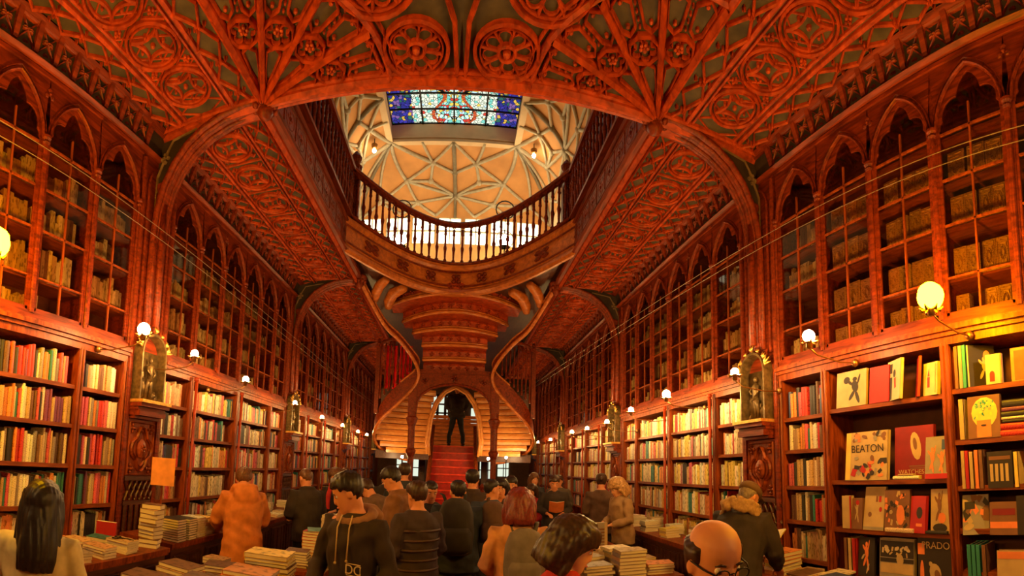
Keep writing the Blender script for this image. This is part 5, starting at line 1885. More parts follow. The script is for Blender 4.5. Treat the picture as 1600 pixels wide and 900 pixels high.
def head_ring(z, wid, fr, bk, grow=0.0, n=20):
    ring = []
    cy = (fr + bk) / 2
    ry = (fr - bk) / 2 + grow
    rx = wid + grow
    for k in range(n):
        a = 2 * pi * k / n
        x, y = rx * cos(a), cy + ry * sin(a)
        if grow == 0 and y > cy:
            # eye sockets, cheeks
            y -= .012 * math.exp(-((abs(x) - .033) / .016) ** 2 - ((z - .008) / .014) ** 2)
            y += .005 * math.exp(-((abs(x) - .035) / .018) ** 2 - ((z + .028) / .018) ** 2)
            y += .005 * math.exp(-((z - .030) / .010) ** 2) * (abs(x) < .055)
            y -= .004 * math.exp(-((z + .088) / .007) ** 2)
        ring.append((x, y, z))
    return ring

class Person:
    def __init__(s, label, x, y, face, H=1.68, lean=0.0, yaw=0.0, nod=0.0, arms='down', top='dark_coat', topc=(.03, .02, .02), legc=(.03, .025, .03), skin='warm', hair='dark', style='short',
                 vox=.012, width=1.0, hem=.82, extras=(), roll=0.0, z0=0.0, step=0.0, rarm=None, larm=None, bulk=0.0):
        s.k = H / 1.72
        s.lean, s.yaw, s.nod, s.w, s.roll = lean, yaw, nod, width, roll
        t = thing('person', label, 'person', (x, y, z0), face)
        s.t = t
        s.vox = vox
        k = s.k
        A = {'down': ((.235, -.03, 1.14), (.225, .05, .90)), 'hold': ((.245, .02, 1.16), (.12, .25, 1.12)), 'low': ((.25, .0, 1.15), (.16, .22, 1.00)), 'reach': ((.25, .12, 1.20), (.20, .40, 1.12)),
             'chest': ((.24, .06, 1.18), (.06, .20, 1.30)), 'hip': ((.30, -.04, 1.18), (.20, .04, 1.02)), 'straps': ((.25, .02, 1.16), (.14, .16, 1.30))}
        right = rarm or A[arms]
        left = larm or A[arms]
        s.arms = {1: right, -1: left}
        # --- body: one continuous surface
        b = MB()
        T = s.T
        def rings(prof):
            return [[T((rx * s.w * cos(2 * pi * j / 16), oy + ry * sin(2 * pi * j / 16), z)) for j in range(16)] for z, rx, ry, oy in prof]
        b.loft(rings([(.84, .10, .09, 0), (.90, .155, .105, -.005), (.98, .160, .112, -.005), (1.10, .135, .093, .0), (1.24, .155, .105, .0), (1.36, .172, .105, -.005), (1.42, .165, .088, -.01), (1.465, .10, .066, -.01), (1.50, .058, .055, -.008)]))
        b.tube([T((0, -.012, 1.44)), T((0, -.005, 1.52)), s.TH((0, -.012, -.05))], [.056 * k, .052 * k, .055 * k], 12)
        for r in [0]:
            b.loft([[s.TH(p) for p in head_ring(*h)] for h in HEADP])
        b.loft([[s.TH(p) for p in ring] for ring in ([(-.006, .088, .020), (.006, .088, .020), (.004, .080, .020), (-.004, .080, .020)], [(-.010, .098, -.004), (.010, .098, -.004), (.010, .08, -.004), (-.010, .08, -.004)],
                 [(-.016, .106, -.028), (.016, .106, -.028), (.017, .08, -.030), (-.017, .08, -.030)], [(-.010, .098, -.038), (.010, .098, -.038), (.010, .08, -.040), (-.010, .08, -.040)])])
        for q in (-1, 1):
            e = MB().ball((0, 0, 0), (.010, .020, .032), 10, 6)
            b.add([s.TH((q * .077 + v[0], -.008 + v[1], -.004 + v[2])) for v in e.v], e.f)
            sh, el, wr = (.172 * s.w * q, -.01, 1.40), s.arms[q][0], s.arms[q][1]
            el = (el[0] * q, el[1], el[2])
            wr = (wr[0] * q, wr[1], wr[2])
            m1 = tuple((a + c) / 2 for a, c in zip(sh, el))
            m2 = tuple(a * .6 + c * .4 for a, c in zip(el, wr))
            b.tube([T((.12 * q, -.01, 1.40)), T(sh), T(m1), T(el), T(m2), T(wr)], [.050 * k, .054 * k, .046 * k, .038 * k, .038 * k, .026 * k], 10)
            s.hand(b, Vector(T(el)), Vector(T(wr)), q)
            hip = (.085 * q, 0, .90)
            kn = (.095 * q + step * q * .5, .02 + (.05 if q > 0 else 0) * (step > 0), .50)
            an = (.10 * q + step * q, -.02, .09)
            P = lambda p: tuple(v * k for v in p)
            b.tube([P(hip), P((.09 * q + step * q * .2, .01, .72)), P(kn), P((an[0] * .95, -.02, .32)), P(an)], [.088 * k, .080 * k, .056 * k, .050 * k, .038 * k], 12)
            b.tube([P((an[0], -.04, .055)), P((an[0], .04, .045)), P((an[0] + .01 * q, .13, .03))], [.040 * k, .040 * k, .028 * k], 8)
            s.an = an
            sh_ = MB()
            sh_.tube([P((an[0], -.075, .045)), P((an[0], -.03, .055)), P((an[0], .05, .050)), P((an[0] + .01 * q, .13, .035)), P((an[0] + .012 * q, .19, .028))], [.030 * k, .050 * k, .050 * k, .046 * k, .022 * k], 10)
            sh_.build('shoe', cloth('shoe_leather', (.03, .015, .01), .4), t, smooth=True)
        o = b.build('body', SKIN[skin], t, smooth=True)
        TO_BAKE.append((o, min(vox, .009), 0))
        # --- face
        for q in (-1, 1):
            e = MB().ball((0, 0, 0), .0115, 10, 8)
            ob = MB().add([s.TH((q * .032 + v[0], .070 + v[1], .008 + v[2])) for v in e.v], e.f).build('eye', EYEW, t, smooth=True)
            e = MB().ball((0, 0, 0), (.0055, .004, .0055), 8, 6)
            MB().add([s.TH((q * .032 + v[0], .0800 + v[1], .006 + v[2])) for v in e.v], e.f).build('iris', EYED, ob, smooth=True)
            MB().tube([s.TH((q * .018, .087, .026)), s.TH((q * .034, .087, .031)), s.TH((q * .050, .078, .026))], [.003, .0042, .002], 6).build('eyebrow', HAIRM[hair], t, smooth=True)
        MB().tube([s.TH((-.024, .086, -.062)), s.TH((-.01, .0945, -.058)), s.TH((.01, .0945, -.058)), s.TH((.024, .086, -.062))], [.002, .0055, .0055, .002], 6).build('lips', LIP, t, smooth=True)
        # --- upper garment
        g = MB()
        bk = .022 + bulk
        lo = [(hem, .165 + bk, .118 + bk, -.003)]
        if hem < .8:
            lo = [(hem, .20 + bk, .15 + bk, 0), (.86, .175 + bk, .125 + bk, -.003)]
        g.loft(rings(lo + [(.95, .168 + bk, .120 + bk, -.005), (1.10, .148 + bk, .104 + bk, 0), (1.24, .162 + bk, .112 + bk, 0), (1.36, .178 + bk * .9, .112 + bk, -.005), (1.42, .160 + bk * .7, .093 + bk * .8, -.01), (1.462, .100 + bk * .4, .070 + bk * .6, -.01), (1.485, .070 + bk * .3, .064 + bk * .4, -.01)]))
        for q in (-1, 1):
            el, wr = s.arms[q]
            el = (el[0] * q, el[1], el[2])
            wr = (wr[0] * q, wr[1], wr[2])
            sh = (.172 * s.w * q, -.01, 1.40)
            m1 = tuple((a + c) / 2 for a, c in zip(sh, el))
            m2 = tuple(a * .5 + c * .5 for a, c in zip(el, wr))
            w3 = tuple(a * .08 + c * .92 for a, c in zip(el, wr))
            g.tube([T((.10 * q, -.01, 1.385)), T(sh), T(m1), T(el), T(m2), T(w3)], [(.060 + bulk) * k, (.068 + bulk) * k, (.060 + bulk) * k, (.054 + bulk) * k, (.050 + bulk * .8) * k, (.040 + bulk * .4) * k], 10)
        if 'hood' in extras:
            g.tube([T((.12 * cos(a), -.045 + .10 * sin(a), 1.46 + .04 * cos(a * 1) * 0 + .045 * (sin(a) < 0))) for a in [2 * pi * i / 12 for i in range(12)]], .035 * k, 8, True)
            g.loft([[T((rx * cos(2 * pi * j / 12), -.13 + ry * sin(2 * pi * j / 12), z)) for j in range(12)] for z, rx, ry in ((1.30, .06, .025), (1.36, .12, .045), (1.44, .135, .06), (1.50, .10, .05))])
        if 'collar' in extras:
            g.tube([T((.085 * cos(a), -.012 + .080 * sin(a), 1.475)) for a in [2 * pi * i / 12 for i in range(12)]], .026 * k, 8, True)
        o = g.build('coat' if bulk > .005 or 'hood' in extras else 'top', cloth(top, topc), t, smooth=True)
        TO_BAKE.append((o, max(vox, .010), .010))
        # --- trousers
        g = MB()
        g.loft(rings([(.80, .10, .09, 0), (.90, .172, .124, -.003), (1.0, .172, .124, -.003)]))
        P = lambda p: tuple(v * k for v in p)
        for q in (-1, 1):
            kn = (.095 * q + step * q * .5, .02 + (.05 if q > 0 else 0) * (step > 0), .50)
            g.tube([P((.082 * q, 0, .92)), P((.09 * q + step * q * .2, .01, .72)), P(kn), P((s.an[0] * q * .95 if s.an[0] > 0 else abs(s.an[0]) * q * .95, -.015, .30)), P((abs(s.an[0]) * q, -.02, .085))], [.100 * k, .092 * k, .070 * k, .064 * k, .060 * k], 12)
        o = g.build('trousers', cloth('trousers_%02d_%02d_%02d' % tuple(int(c * 99) for c in legc), legc), t, smooth=True)
        TO_BAKE.append((o, max(vox, .013), .008))
        # --- hair
        s.make_hair(style, hair, vox)
        s.extra(extras, topc)

    def T(s, p):
        x, y, z = p
        if z > .95:
            c, n = cos(s.lean), sin(s.lean)
            dz = z - .95
            y, z = y * c + dz * n, .95 + dz * c - y * n
        return (x * s.k, y * s.k, z * s.k)

    def TH(s, p, grow=1.0):
        """head space: origin at the middle of the head"""
        x, y, z = p
        # roll, nod (positive looks down), yaw about the neck
        z += .10
        c, n = cos(s.roll), sin(s.roll)
        x, z = x * c + z * n, -x * n + z * c
        c, n = cos(s.nod), sin(s.nod)
        y, z = y * c + z * n, z * c - y * n
        c, n = cos(s.yaw), sin(s.yaw)
        x, y = x * c - y * n, x * n + y * c
        return s.T((x, y, z + 1.505))

    def hand(s, b, el, wr, q):
        d = (wr - el).normalized()
        side = d.cross(Vector((0, 0, 1)))
        if side.length < .1:
            side = Vector((q, 0, 0))
        side.normalize()
        dn = side.cross(d).normalized()
        if dn.z > 0:
            dn = -dn
        k = s.k
        pal = wr + d * .085 * k
        b.loft([[tuple(c + side * w * cos(a) + dn * h * sin(a)) for a in [2 * pi * j / 10 for j in range(10)]] for c, w, h in ((wr - d * .01, .026 * k, .020 * k), (wr + d * .03 * k, .036 * k, .017 * k), (pal, .040 * k, .014 * k), (pal + d * .008, .034 * k, .010 * k))])
        for i, L in enumerate((.070, .078, .073, .058)):
            o = pal + side * ((i - 1.5) * .0195) * k - d * .004
            p1 = o + (d * .9 + dn * .35).normalized() * L * .45 * k
            p2 = p1 + (d * .55 + dn * .8).normalized() * L * .32 * k
            p3 = p2 + (d * .1 + dn * .9).normalized() * L * .25 * k
            b.tube([tuple(o - d * .01), tuple(o), tuple(p1), tuple(p2), tuple(p3)], [.0095 * k, .0095 * k, .0088 * k, .0082 * k, .006 * k], 8)
        ts = side * (1 if (side.x * -q) > 0 else -1)
        o = wr + d * .028 * k + ts * .030 * k
        p1 = o + (d * .6 + ts * .7 + dn * .4).normalized() * .035 * k
        p2 = p1 + (d * .85 + dn * .45).normalized() * .030 * k
        b.tube([tuple(wr + d * .015 * k + ts * .012 * k), tuple(o), tuple(p1), tuple(p2)], [.013 * k, .0125 * k, .0105 * k, .008 * k], 8)

    def make_hair(s, style, hair, vox):
        TH, T, k = s.TH, s.T, s.k
        g = MB()
        mat = HAIRM[hair]
        cfg = {'short': (.062, .012, -.070, .016), 'crop': (.066, .020, -.055, .009), 'long': (.058, -.03, -.11, .022), 'bob': (.055, -.05, -.11, .026), 'curly': (.060, -.03, -.11, .030), 'fringe': (.20, .045, -.06, .016), 'cap': (.20, .01, -.065, .010), 'bun': (.062, .0, -.07, .014)}[style]
        fz, sz, bz, thk = cfg
        n = 24
        rings = []
        prof = [(-.110, .050, .060, -.035)] + [h for h in HEADP if h[0] > -.10] + ([(.118 + thk * .3, .03, .02, -.04)] if style != 'fringe' else [])
        for z, wid, fr, bk in prof:
            cy = (fr + bk) / 2
            ring = []
            for j in range(n):
                a = 2 * pi * j / n
                f = sin(a)
                line = fz * max(0, f) ** .8 + sz * (1 - abs(f)) + bz * max(0, -f) ** .8
                if style == 'fringe':
                    line = .15 if f > .45 else (-.05 if f < -.2 else -.01)
                    inside = z > (.045 if f < .25 else -.5)
                    g_ = thk if (z > line and z < .052 and f < .45) else -.014
                else:
                    g_ = thk if z > line else -.014
                rz_ = g_
                x = (wid + rz_) * cos(a)
                y = cy + ((fr - bk) / 2 + rz_) * f
                zz = z + (thk * .7 if (z > .09 and g_ > 0) else 0)
                ring.append(TH((x, y, zz)))
            rings.append(ring)
        g.loft(rings)
        if style in ('long', 'bob', 'curly'):
            e = MB().ball((0, 0, 0), (.104, .120, .108), 18, 12)
            g.add([TH((v[0], -.044 + v[1], .030 + v[2])) for v in e.v], e.f)
            L = {'long': -.34, 'bob': -.15, 'curly': -.16}[style]
            R0 = random.Random(5)
            # curtain round back and sides
            for j in range(13):
                a = pi + radians(-12) + radians(204) * j / 12
                cx, cy = .089 * cos(a), -.018 + .104 * sin(a) * 1.0
                pts, rad = [], []
                for i in range(7):
                    f = i / 6
                    z = .075 + (L - .075) * f
                    wob = .010 * sin(j * 1.7 + i * .9)
                    ex = (.92 + .08 * min(1, f * 5)) - (.25 * max(0, f - .7) if style == 'long' else 0) + (.18 if style != 'long' else .12) * sin(f * 2.4)
                    p = (cx * ex + wob, cy * ex - (.012 * f), z)
                    if z < -.14 and style == 'long':
                        pass
                    pts.append(TH(p))
                    rad.append((.026 if f < .85 else .016) * k)
                g.tube(pts, rad, 7)
        if style in ('curly',):
            R0 = random.Random(7)
            for i in range(90):
                a, e = R0.uniform(0, 2 * pi), R0.uniform(-.9, 1.5)
                d = Vector((cos(e) * cos(a), cos(e) * sin(a), sin(e)))
                if d.y > .45 and d.z < .45:
                    continue
                g.ball(TH((d.x * .112, -.008 + d.y * .122, .0 + d.z * .13)), .026 * k, 6, 5)
        if style == 'bun':
            g.ball(TH((0, -.125, .03)), .035 * k, 8, 6)
        if style == 'short':
            R0 = random.Random(3)
            for i in range(26):
                a = R0.uniform(0, 2 * pi)
                r = R0.uniform(0, .06)
                g.ball(TH((r * cos(a), -.01 + r * 1.1 * sin(a), .108 + .008 * R0.random() - r * .12)), .020 * k, 6, 4)
        o = g.build('hair', mat, s.t, smooth=True)
        TO_BAKE.append((o, min(max(vox * .8, .007), .012), .006))
        if style == 'cap':
            c = MB()
            c.loft([[TH((wx * cos(2 * pi * j / 20), -.008 + wy * sin(2 * pi * j / 20), z)) for j in range(20)] for z, wx, wy in ((.035, .086, .106), (.060, .094, .116), (.090, .088, .108), (.118, .062, .078), (.130, .02, .03))])
            c.loft([[TH((.07 * cos(a), y0 + .03 * sin(a), z + .006 * (1 - abs(cos(a))))) for a in [pi * 2 * j / 16 for j in range(16)]] for y0, z in ((.080, .040), (.125, .034))])
            c.build('cap', cloth('olive_cap', (.13, .065, .025)), s.t, smooth=True)

    def extra(s, ex, topc):
        T, TH, k, t = s.T, s.TH, s.k, s.t
        R0 = random.Random(9)
        if 'fur' in ex:
            g = MB()
            for i in range(150):
                a = 2 * pi * i / 150
                p = T((.15 * cos(a) * (1 + .08 * R0.uniform(-1, 1)), -.06 + .12 * sin(a), 1.455 + .04 * R0.uniform(-1, 1) - .03 * sin(a)))
                g.ball(p, R0.uniform(.020, .034), 6, 4)
            o = g.build('fur_trim', cloth('fur', (.36, .20, .08), .95, 60), t, smooth=True)
            TO_BAKE.append((o, .010, .012))
        if 'glasses' in ex:
            g = MB()
            for q in (-1, 1):
                g.tube([TH((q * .034 + .024 * cos(a), .099, .004 + .017 * sin(a))) for a in [2 * pi * j / 14 for j in range(14)]], .0020, 6, True)
                g.tube([TH((q * .058, .098, .010)), TH((q * .076, .06, .012)), TH((q * .082, -.005, .010))], .0026, 6)
            g.tube([TH((-.011, .1, .006)), TH((0, .102, .010)), TH((.011, .1, .006))], .002, 6)
            g.build('spectacles', M['iron'], t, smooth=True)
        if 'scarf' in ex:
            g = MB()
            g.tube([T((.085 * cos(a), -.01 + .085 * sin(a), 1.47 + .01 * sin(3 * a))) for a in [2 * pi * i / 14 for i in range(14)]], .036 * k, 8, True)
            g.tube([T((.04, .11, 1.46)), T((.05, .14, 1.30)), T((.05, .14, 1.12))], [.03 * k, .035 * k, .03 * k], 8)
            o = g.build('scarf', cloth('red_scarf', (.55, .03, .03)), t, smooth=True)
            TO_BAKE.append((o, .012, .008))
        if 'logo' in ex:
            g = MB()
            def FQ(u, v, h):
                return T((-.085 + u, .146 + h, 1.17 + v))
            o = text_obj('DC', .075, M['ink_white'], t, T((-.085, .150, 1.17)), (pi / 2, 0, pi), 'chest_emblem')
            g.strip([(-.045, -.032), (.045, -.032), (.045, .034), (-.045, .034)], .006, .004, FQ, True)
            g.build('emblem_border', M['ink_white'], t)
        if 'cords' in ex:
            g = MB()
            for q, l in ((-1, .18), (1, .20)):
                g.tube([T((q * .035, .085, 1.47)), T((q * .04, .130, 1.40)), T((q * .038, .148, 1.40 - l))], .0045, 6)
                g.ball(T((q * .038, .15, 1.395 - l)), .009, 6, 5)
            g.build('drawcord', M['ink_cream'], t, smooth=True)
        if 'brown_collar' in ex:
            g = MB()
            g.tube([T((.100 * cos(a), -.02 + .095 * sin(a), 1.455 + .035 * sin(-a))) for a in [2 * pi * i / 14 for i in range(14)]], .034 * k, 8, True)
            g.loft([[T((rx * cos(2 * pi * j / 12), -.13 + ry * sin(2 * pi * j / 12), z)) for j in range(12)] for z, rx, ry in ((1.32, .05, .025), (1.38, .12, .045), (1.46, .135, .055), (1.52, .09, .04))])
            o = g.build('hood', cloth('tan_hood', (.26, .12, .06)), t, smooth=True)
            TO_BAKE.append((o, .010, .008))
        if 'quilt' in ex:
            g = MB()
            for z in (.92, 1.0, 1.08, 1.16, 1.24, 1.32):
                rx, ry = np.interp(z, [.9, 1.1, 1.24, 1.36], [.208, .192, .205, .219]), np.interp(z, [.9, 1.1, 1.24, 1.36], [.159, .145, .151, .151])
                g.tube([T((rx * s.w * cos(a), -.004 + ry * sin(a), z)) for a in [2 * pi * i / 20 for i in range(20)]], .012 * k, 6, True)
            g.build('quilted_band', cloth('quilted_nylon', (.07, .035, .035), .45), t, smooth=True)

def backpack(x, y, z, face, label, col, mat, s=1.0):
    t = thing('backpack', label, 'backpack', (x, y, z), face)
    g = MB()
    g.loft([[(rx * s * cos(2 * pi * j / 16) * (1 if abs(cos(2 * pi * j / 16)) < .8 else .96), ry * s * sin(2 * pi * j / 16), zz * s) for j in range(16)] for zz, rx, ry in ((-.22, .10, .05), (-.20, .145, .085), (-.05, .155, .10), (.10, .145, .09), (.19, .11, .07), (.22, .05, .03))])
    g.build('bag', cloth(mat, col), t, smooth=True)
    g = MB()
    g.loft([[(rx * s * cos(2 * pi * j / 14), (-.075 + ry * sin(2 * pi * j / 14)) * s, zz * s) for j in range(14)] for zz, rx, ry in ((-.19, .08, .03), (-.16, .115, .055), (-.04, .115, .06), (.0, .09, .04))])
    g.build('pocket', cloth(mat, col), t, smooth=True)
    for q in (-1, 1):
        g = MB().tube([(q * .07 * s, .06 * s, .17 * s), (q * .09 * s, .11 * s, .235 * s), (q * .10 * s, .19 * s, .24 * s)], [.016, .018, .016], 8, flat=.5)
        g.build('strap', cloth(mat + '_strap', tuple(c * .6 for c in col)), t, smooth=True)
    return t

R_ = radians
PEOPLE = [
    # foreground
    dict(label='person with long dark hair and pale blouse, back turned, at the near left counter', x=-1.66, y=1.40, face=R_(38), H=1.53, yaw=R_(8), nod=.15, arms='hold', top='pale_blouse', topc=(.62, .50, .26), legc=(.03, .03, .05), hair='black', style='long', vox=.008, hem=.84),
    dict(label='person in dark hooded sweatshirt with square white chest emblem, looking down at the book table', x=-.52, y=2.74, face=R_(163), H=1.68, lean=.04, yaw=R_(-58), nod=.45, arms='low', top='black_sweatshirt', topc=(.030, .016, .012), legc=(.02, .02, .03), skin='warm', hair='black', style='short', vox=.007, extras=('logo', 'cords', 'brown_collar'), bulk=.004, width=.90),
    dict(label='person with dark shoulder-length hair and red top, looking down to the right', x=.50, y=1.98, face=R_(-100), H=1.53, lean=.10, yaw=R_(0), nod=.42, arms='hold', top='red_knit', topc=(.42, .018, .016), legc=(.03, .03, .04), skin='light', hair='dark', style='bob', vox=.007),
    dict(label='bald person with thin spectacles facing the viewer at the bottom edge', x=.76, y=1.14, face=R_(188), H=1.60, nod=.28, yaw=R_(-8), arms='down', top='grey_shirt', topc=(.12, .07, .05), legc=(.03, .03, .04), skin='warm', hair='dark', style='fringe', vox=.007, extras=('glasses',), width=1.05),
    dict(label='person in olive cap and dark coat with fur trim, bending over the right counter', x=2.06, y=2.92, face=R_(-62), H=1.68, lean=.42, yaw=R_(-20), nod=.25, arms='reach', top='dark_parka', topc=(.035, .022, .018), legc=(.03, .03, .04), skin='warm', hair='grey', style='cap', vox=.009, extras=('fur',), bulk=.025, width=1.1),
    # middle
    dict(label='person in orange hooded coat, back turned, bending over the long left counter', x=-1.88, y=4.02, face=R_(38), H=1.63, lean=.22, nod=.35, yaw=R_(-15), arms='reach', top='orange_coat', topc=(.55, .17, .035), legc=(.06, .04, .03), skin='warm', hair='brown', style='short', vox=.009, extras=('hood',), bulk=.025, hem=.74),
    dict(label='person in dark waistcoat with brown sleeves, back turned by the long left counter', x=-1.64, y=5.25, face=R_(48), H=1.62, lean=.12, nod=.3, arms='hold', top='dark_vest', topc=(.035, .022, .016), legc=(.02, .02, .03), hair='brown', style='crop', bulk=.018, extras=('collar',)),
    dict(label='person with red scarf facing the viewer beyond the narrow book table', x=-1.60, y=6.35, face=R_(170), H=1.62, nod=.35, arms='hold', top='black_wool', topc=(.025, .018, .018), skin='light', hair='brown', style='bob', extras=('scarf',)),
    dict(label='person in grey-brown jacket bending low beyond the dark-hooded youth', x=-.68, y=5.30, face=R_(60), H=1.64, lean=.55, nod=.3, arms='low', top='taupe_jacket', topc=(.14, .075, .045), hair='dark', style='short', bulk=.018),
    dict(label='person in brown leather jacket facing left with hands over a book', x=-.42, y=4.42, face=R_(82), H=1.72, lean=.12, nod=.5, arms='hold', top='brown_leather', topc=(.20, .085, .040), legc=(.04, .04, .06), skin='warm', hair='black', style='short', vox=.009, bulk=.02, extras=('collar',)),
    dict(label='person in quilted dark jacket, side turned, left of the red aisle', x=-.22, y=3.72, face=R_(40), H=1.60, lean=.02, nod=.2, arms='low', top='quilted_dark', topc=(.045, .026, .028), legc=(.015, .015, .02), skin='warm', hair='dark', style='short', vox=.010, extras=('quilt',), bulk=.02),
    dict(label='person with reddish lit face looking right beside the quilted jacket', x=-.20, y=4.95, face=R_(200), H=1.57, nod=.35, arms='down', top='black_wool', topc=(.025, .018, .018), skin='warm', hair='black', style='crop'),
    dict(label='person in dark blue coat carrying the large black backpack, back turned', x=.10, y=4.42, face=R_(8), H=1.60, nod=.1, arms='straps', top='navy_coat', topc=(.022, .028, .050), legc=(.03, .035, .03), hair='black', style='crop', vox=.010, bulk=.03, width=1.08),
    dict(label='taller person with teal collar standing behind the black backpack', x=.285, y=5.75, face=R_(-12), H=1.69, nod=.1, arms='low', top='dark_brown_coat', topc=(.05, .028, .022), hair='black', style='short', bulk=.02, extras=('collar',)),
    dict(label='person in blue jacket, head turned right, beside the taller one', x=.465, y=5.05, face=R_(-20), H=1.60, yaw=R_(-45), nod=.1, arms='low', top='blue_jacket', topc=(.035, .045, .085), hair='black', style='crop', bulk=.02),
    dict(label='person in orange-brown sleeve seen side-on between blue jacket and red-haired one', x=.66, y=5.90, face=R_(150), H=1.58, nod=.2, yaw=R_(20), arms='hold', top='rust_coat', topc=(.48, .16, .06), hair='black', style='bob', bulk=.012),
    dict(label='person with red-brown bob, back turned, wearing grey backpack over orange blouse', x=.53, y=3.28, face=R_(-6), H=1.58, nod=.15, arms='low', top='apricot_blouse', topc=(.62, .27, .10), legc=(.02, .015, .02), skin='light', hair='auburn', style='bob', vox=.008, bulk=.005),
    # right of the middle
    dict(label='person with dark tied hair, back turned, left of the curly blond one', x=2.24, y=6.62, face=R_(-20), H=1.66, nod=.15, arms='low', top='brown_coat', topc=(.11, .055, .035), hair='dark', style='bun', bulk=.015),
    dict(label='person with curly blond hair and pale wrap by the right table', x=2.26, y=5.75, face=R_(100), H=1.62, lean=.1, nod=.45, arms='hold', top='beige_wrap', topc=(.34, .20, .10), skin='light', hair='blond', style='curly', vox=.010, bulk=.01),
    dict(label='person in dark jacket holding an orange booklet, facing the viewer', x=1.62, y=7.10, face=R_(172), H=1.62, nod=.35, arms='hold', top='black_jacket', topc=(.035, .022, .018), skin='warm', hair='dark', style='short', bulk=.015),
    dict(label='person in grey coat far right among the distant group', x=2.04, y=8.62, face=R_(160), H=1.60, nod=.2, arms='low', top='grey_coat', topc=(.10, .07, .05), hair='dark', style='short', bulk=.015, vox=.014),
    dict(label='person with white collar in the distant group beyond the right table', x=1.62, y=8.95, face=R_(190), H=1.62, nod=.1, arms='hold', top='dark_wool', topc=(.03, .03, .04), hair='brown', style='bob', vox=.014),
    dict(label='person with reddish face and black hair in the distant group', x=1.05, y=8.05, face=R_(175), H=1.58, nod=.2, arms='low', top='black_wool', topc=(.025, .018, .018), hair='black', style='long', vox=.014),
    dict(label='small person with red bag strap among the distant group', x=1.38, y=7.75, face=R_(150), H=1.45, nod=.2, arms='low', top='crimson_top', topc=(.40, .02, .03), hair='dark', style='bob', vox=.014),
    dict(label='person with tall dark hair just right of the staircase foot', x=.86, y=6.40, face=R_(165), H=1.60, nod=.2, arms='low', top='dark_wool', topc=(.03, .03, .04), hair='black', style='short', vox=.014, bulk=.01),
    dict(label='person standing left of the staircase foot, dark coat and short dark hair', x=-.66, y=6.60, face=R_(10), H=1.74, nod=.1, arms='low', top='dark_wool', topc=(.03, .03, .04), hair='dark', style='short', vox=.014, bulk=.015),
    dict(label='person in black coat far left of the aisle, back turned', x=-1.02, y=7.20, face=R_(20), H=1.62, nod=.1, arms='low', top='black_jacket', topc=(.035, .022, .018), hair='black', style='short', vox=.014, bulk=.015),
    dict(label='person with flushed face at the far left book counter', x=-1.75, y=7.60, face=R_(150), H=1.62, nod=.3, arms='low', top='brown_coat', topc=(.11, .055, .035), hair='brown', style='crop', vox=.014, bulk=.01),
    # on the landing
    dict(label='person standing with legs apart at the top of the red stairs, dark clothes', x=.06, y=13.10, face=R_(182), H=1.74, nod=.05, arms='hip', top='black_jacket', topc=(.035, .022, .018), legc=(.02, .02, .025), hair='black', style='crop', vox=.012, bulk=.028, z0=2.281, step=.10, width=1.12, extras=('collar',)),
]
for p in PEOPLE:
    Person(**p)
backpack(.085, 4.19, 1.20, R_(8), 'large black backpack on the back of the dark blue coat', (.03, .024, .024), 'black_pack', 1.15)
backpack(.545, 3.10, 1.13, R_(-6), 'small grey backpack on the orange blouse', (.16, .13, .12), 'grey_pack', .95)
backpack(.44, 4.42, 1.22, R_(-20), 'small patterned dark backpack on the blue jacket', (.10, .05, .04), 'patterned_pack', .9)

# things held in hands
def held(name, x, y, z, rz, tilt, w, d, label, mat, cat='book'):
    t = thing(name, label, cat, (x, y, z), rz)
    t.rotation_euler = (tilt, 0, rz)
    for q in (-1, 1):
        m = MB()
        m.hexa([(0, -d / 2, 0), (q * w, -d / 2, .03), (q * w, d / 2, .03), (0, d / 2, 0), (0, -d / 2, .012), (q * w, -d / 2, .036), (q * w, d / 2, .036), (0, d / 2, .012)])
        m.build('page_block', M['pages'], t)
    m = MB()
    m.hexa([(0, -d / 2 - .004, -.004), (w + .003, -d / 2 - .004, .026), (w + .003, d / 2 + .004, .026), (0, d / 2 + .004, -.004), (0, -d / 2 - .004, 0), (w + .003, -d / 2 - .004, .030), (w + .003, d / 2 + .004, .030), (0, d / 2 + .004, 0)])
    m.hexa([(0, -d / 2 - .004, -.004), (-w - .003, -d / 2 - .004, .026), (-w - .003, d / 2 + .004, .026), (0, d / 2 + .004, -.004), (0, -d / 2 - .004, 0), (-w - .003, -d / 2 - .004, .030), (-w - .003, d / 2 + .004, .030), (0, d / 2 + .004, 0)])
    m.build('cover', M[mat], t)
    return t
held('open_book', 2.62, 3.25, 1.12, R_(-62), .35, .17, .24, 'bright open picture book under the hands of the capped person', 'ink_yellow')
held('open_book', .86, 1.86, 1.02, R_(-112), .3, .12, .18, 'open book held by the person in the red top', 'ink_cream')
held('open_book', -.72, 4.46, 1.12, R_(82), .25, .12, .18, 'open book held by the person in brown leather', 'ink_cream')
held('booklet', 1.60, 6.82, 1.15, R_(172), .9, .11, .20, 'orange booklet held by the person in dark jacket', 'ink_orange', 'booklet')
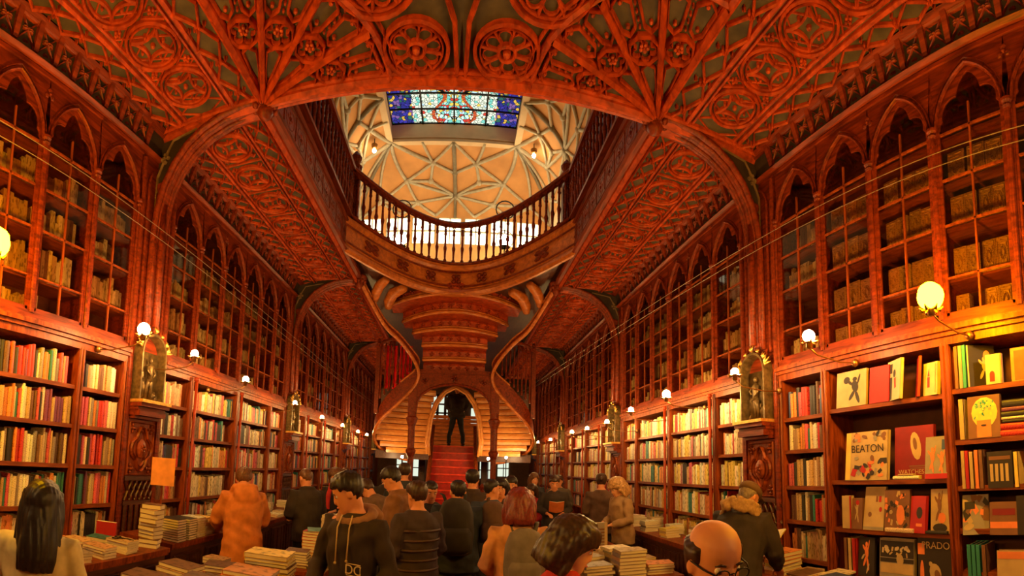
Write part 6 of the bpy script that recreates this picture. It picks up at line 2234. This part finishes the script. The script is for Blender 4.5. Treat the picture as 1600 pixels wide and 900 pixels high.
held('open_book', -2.42, 4.55, 1.06, R_(38), .2, .12, .18, 'open magazine on the counter before the orange coat', 'ink_white')

# ---------------------------------------------------------------- bake the skins, folds in cloth
for o, vox, amp in TO_BAKE:
    m = o.modifiers.new('skin', 'REMESH')
    m.mode = 'VOXEL'
    m.voxel_size = vox
    m.use_smooth_shade = True
    s_ = o.modifiers.new('smooth', 'SMOOTH')
    s_.factor = .5
    s_.iterations = 2
dg = bpy.context.evaluated_depsgraph_get()
dg.update()
baked = []
for o, vox, amp in TO_BAKE:
    me = bpy.data.meshes.new_from_object(o.evaluated_get(dg), depsgraph=dg)
    baked.append(me)
fonts = [o for o in COL.objects if o.type == 'FONT']
fmesh = [bpy.data.meshes.new_from_object(o.evaluated_get(dg), depsgraph=dg) for o in fonts]
for (o, vox, amp), me in zip(TO_BAKE, baked):
    o.modifiers.clear()
    if amp:
        n = len(me.vertices)
        co = np.empty(n * 3)
        me.vertices.foreach_get('co', co)
        no = np.empty(n * 3)
        me.vertex_normals.foreach_get('vector', no)
        co = co.reshape(-1, 3)
        no = no.reshape(-1, 3)
        if o.name.startswith('hair'):
            f = np.sin(co[:, 0] * 190 + 3 * np.sin(co[:, 2] * 14)) * np.sin(co[:, 1] * 170 + 2 * np.sin(co[:, 2] * 11 + 1)) * .5
        else:
            q = co + o.parent.location.x
            f = np.sin(q[:, 0] * 23 + 4 * np.sin(q[:, 2] * 7) + q[:, 2] * 31) * .45 + np.sin(q[:, 1] * 27 - q[:, 2] * 38 + 3 * np.sin(q[:, 0] * 9)) * .4 + np.sin(q[:, 2] * 11 + q[:, 0] * 13) * .35
        co += no * (f * amp)[:, None] * .8
        me.vertices.foreach_set('co', co.ravel())
        me.update()
    me.name = o.name
    o.data = me
for o, me in zip(fonts, fmesh):
    n = bpy.data.objects.new(o.name, me)
    COL.objects.link(n)
    n.parent = o.parent
    n.matrix_parent_inverse = o.matrix_parent_inverse
    n.location, n.rotation_euler = o.location.copy(), o.rotation_euler.copy()
    nm = o.name
    bpy.data.objects.remove(o)
    n.name = nm
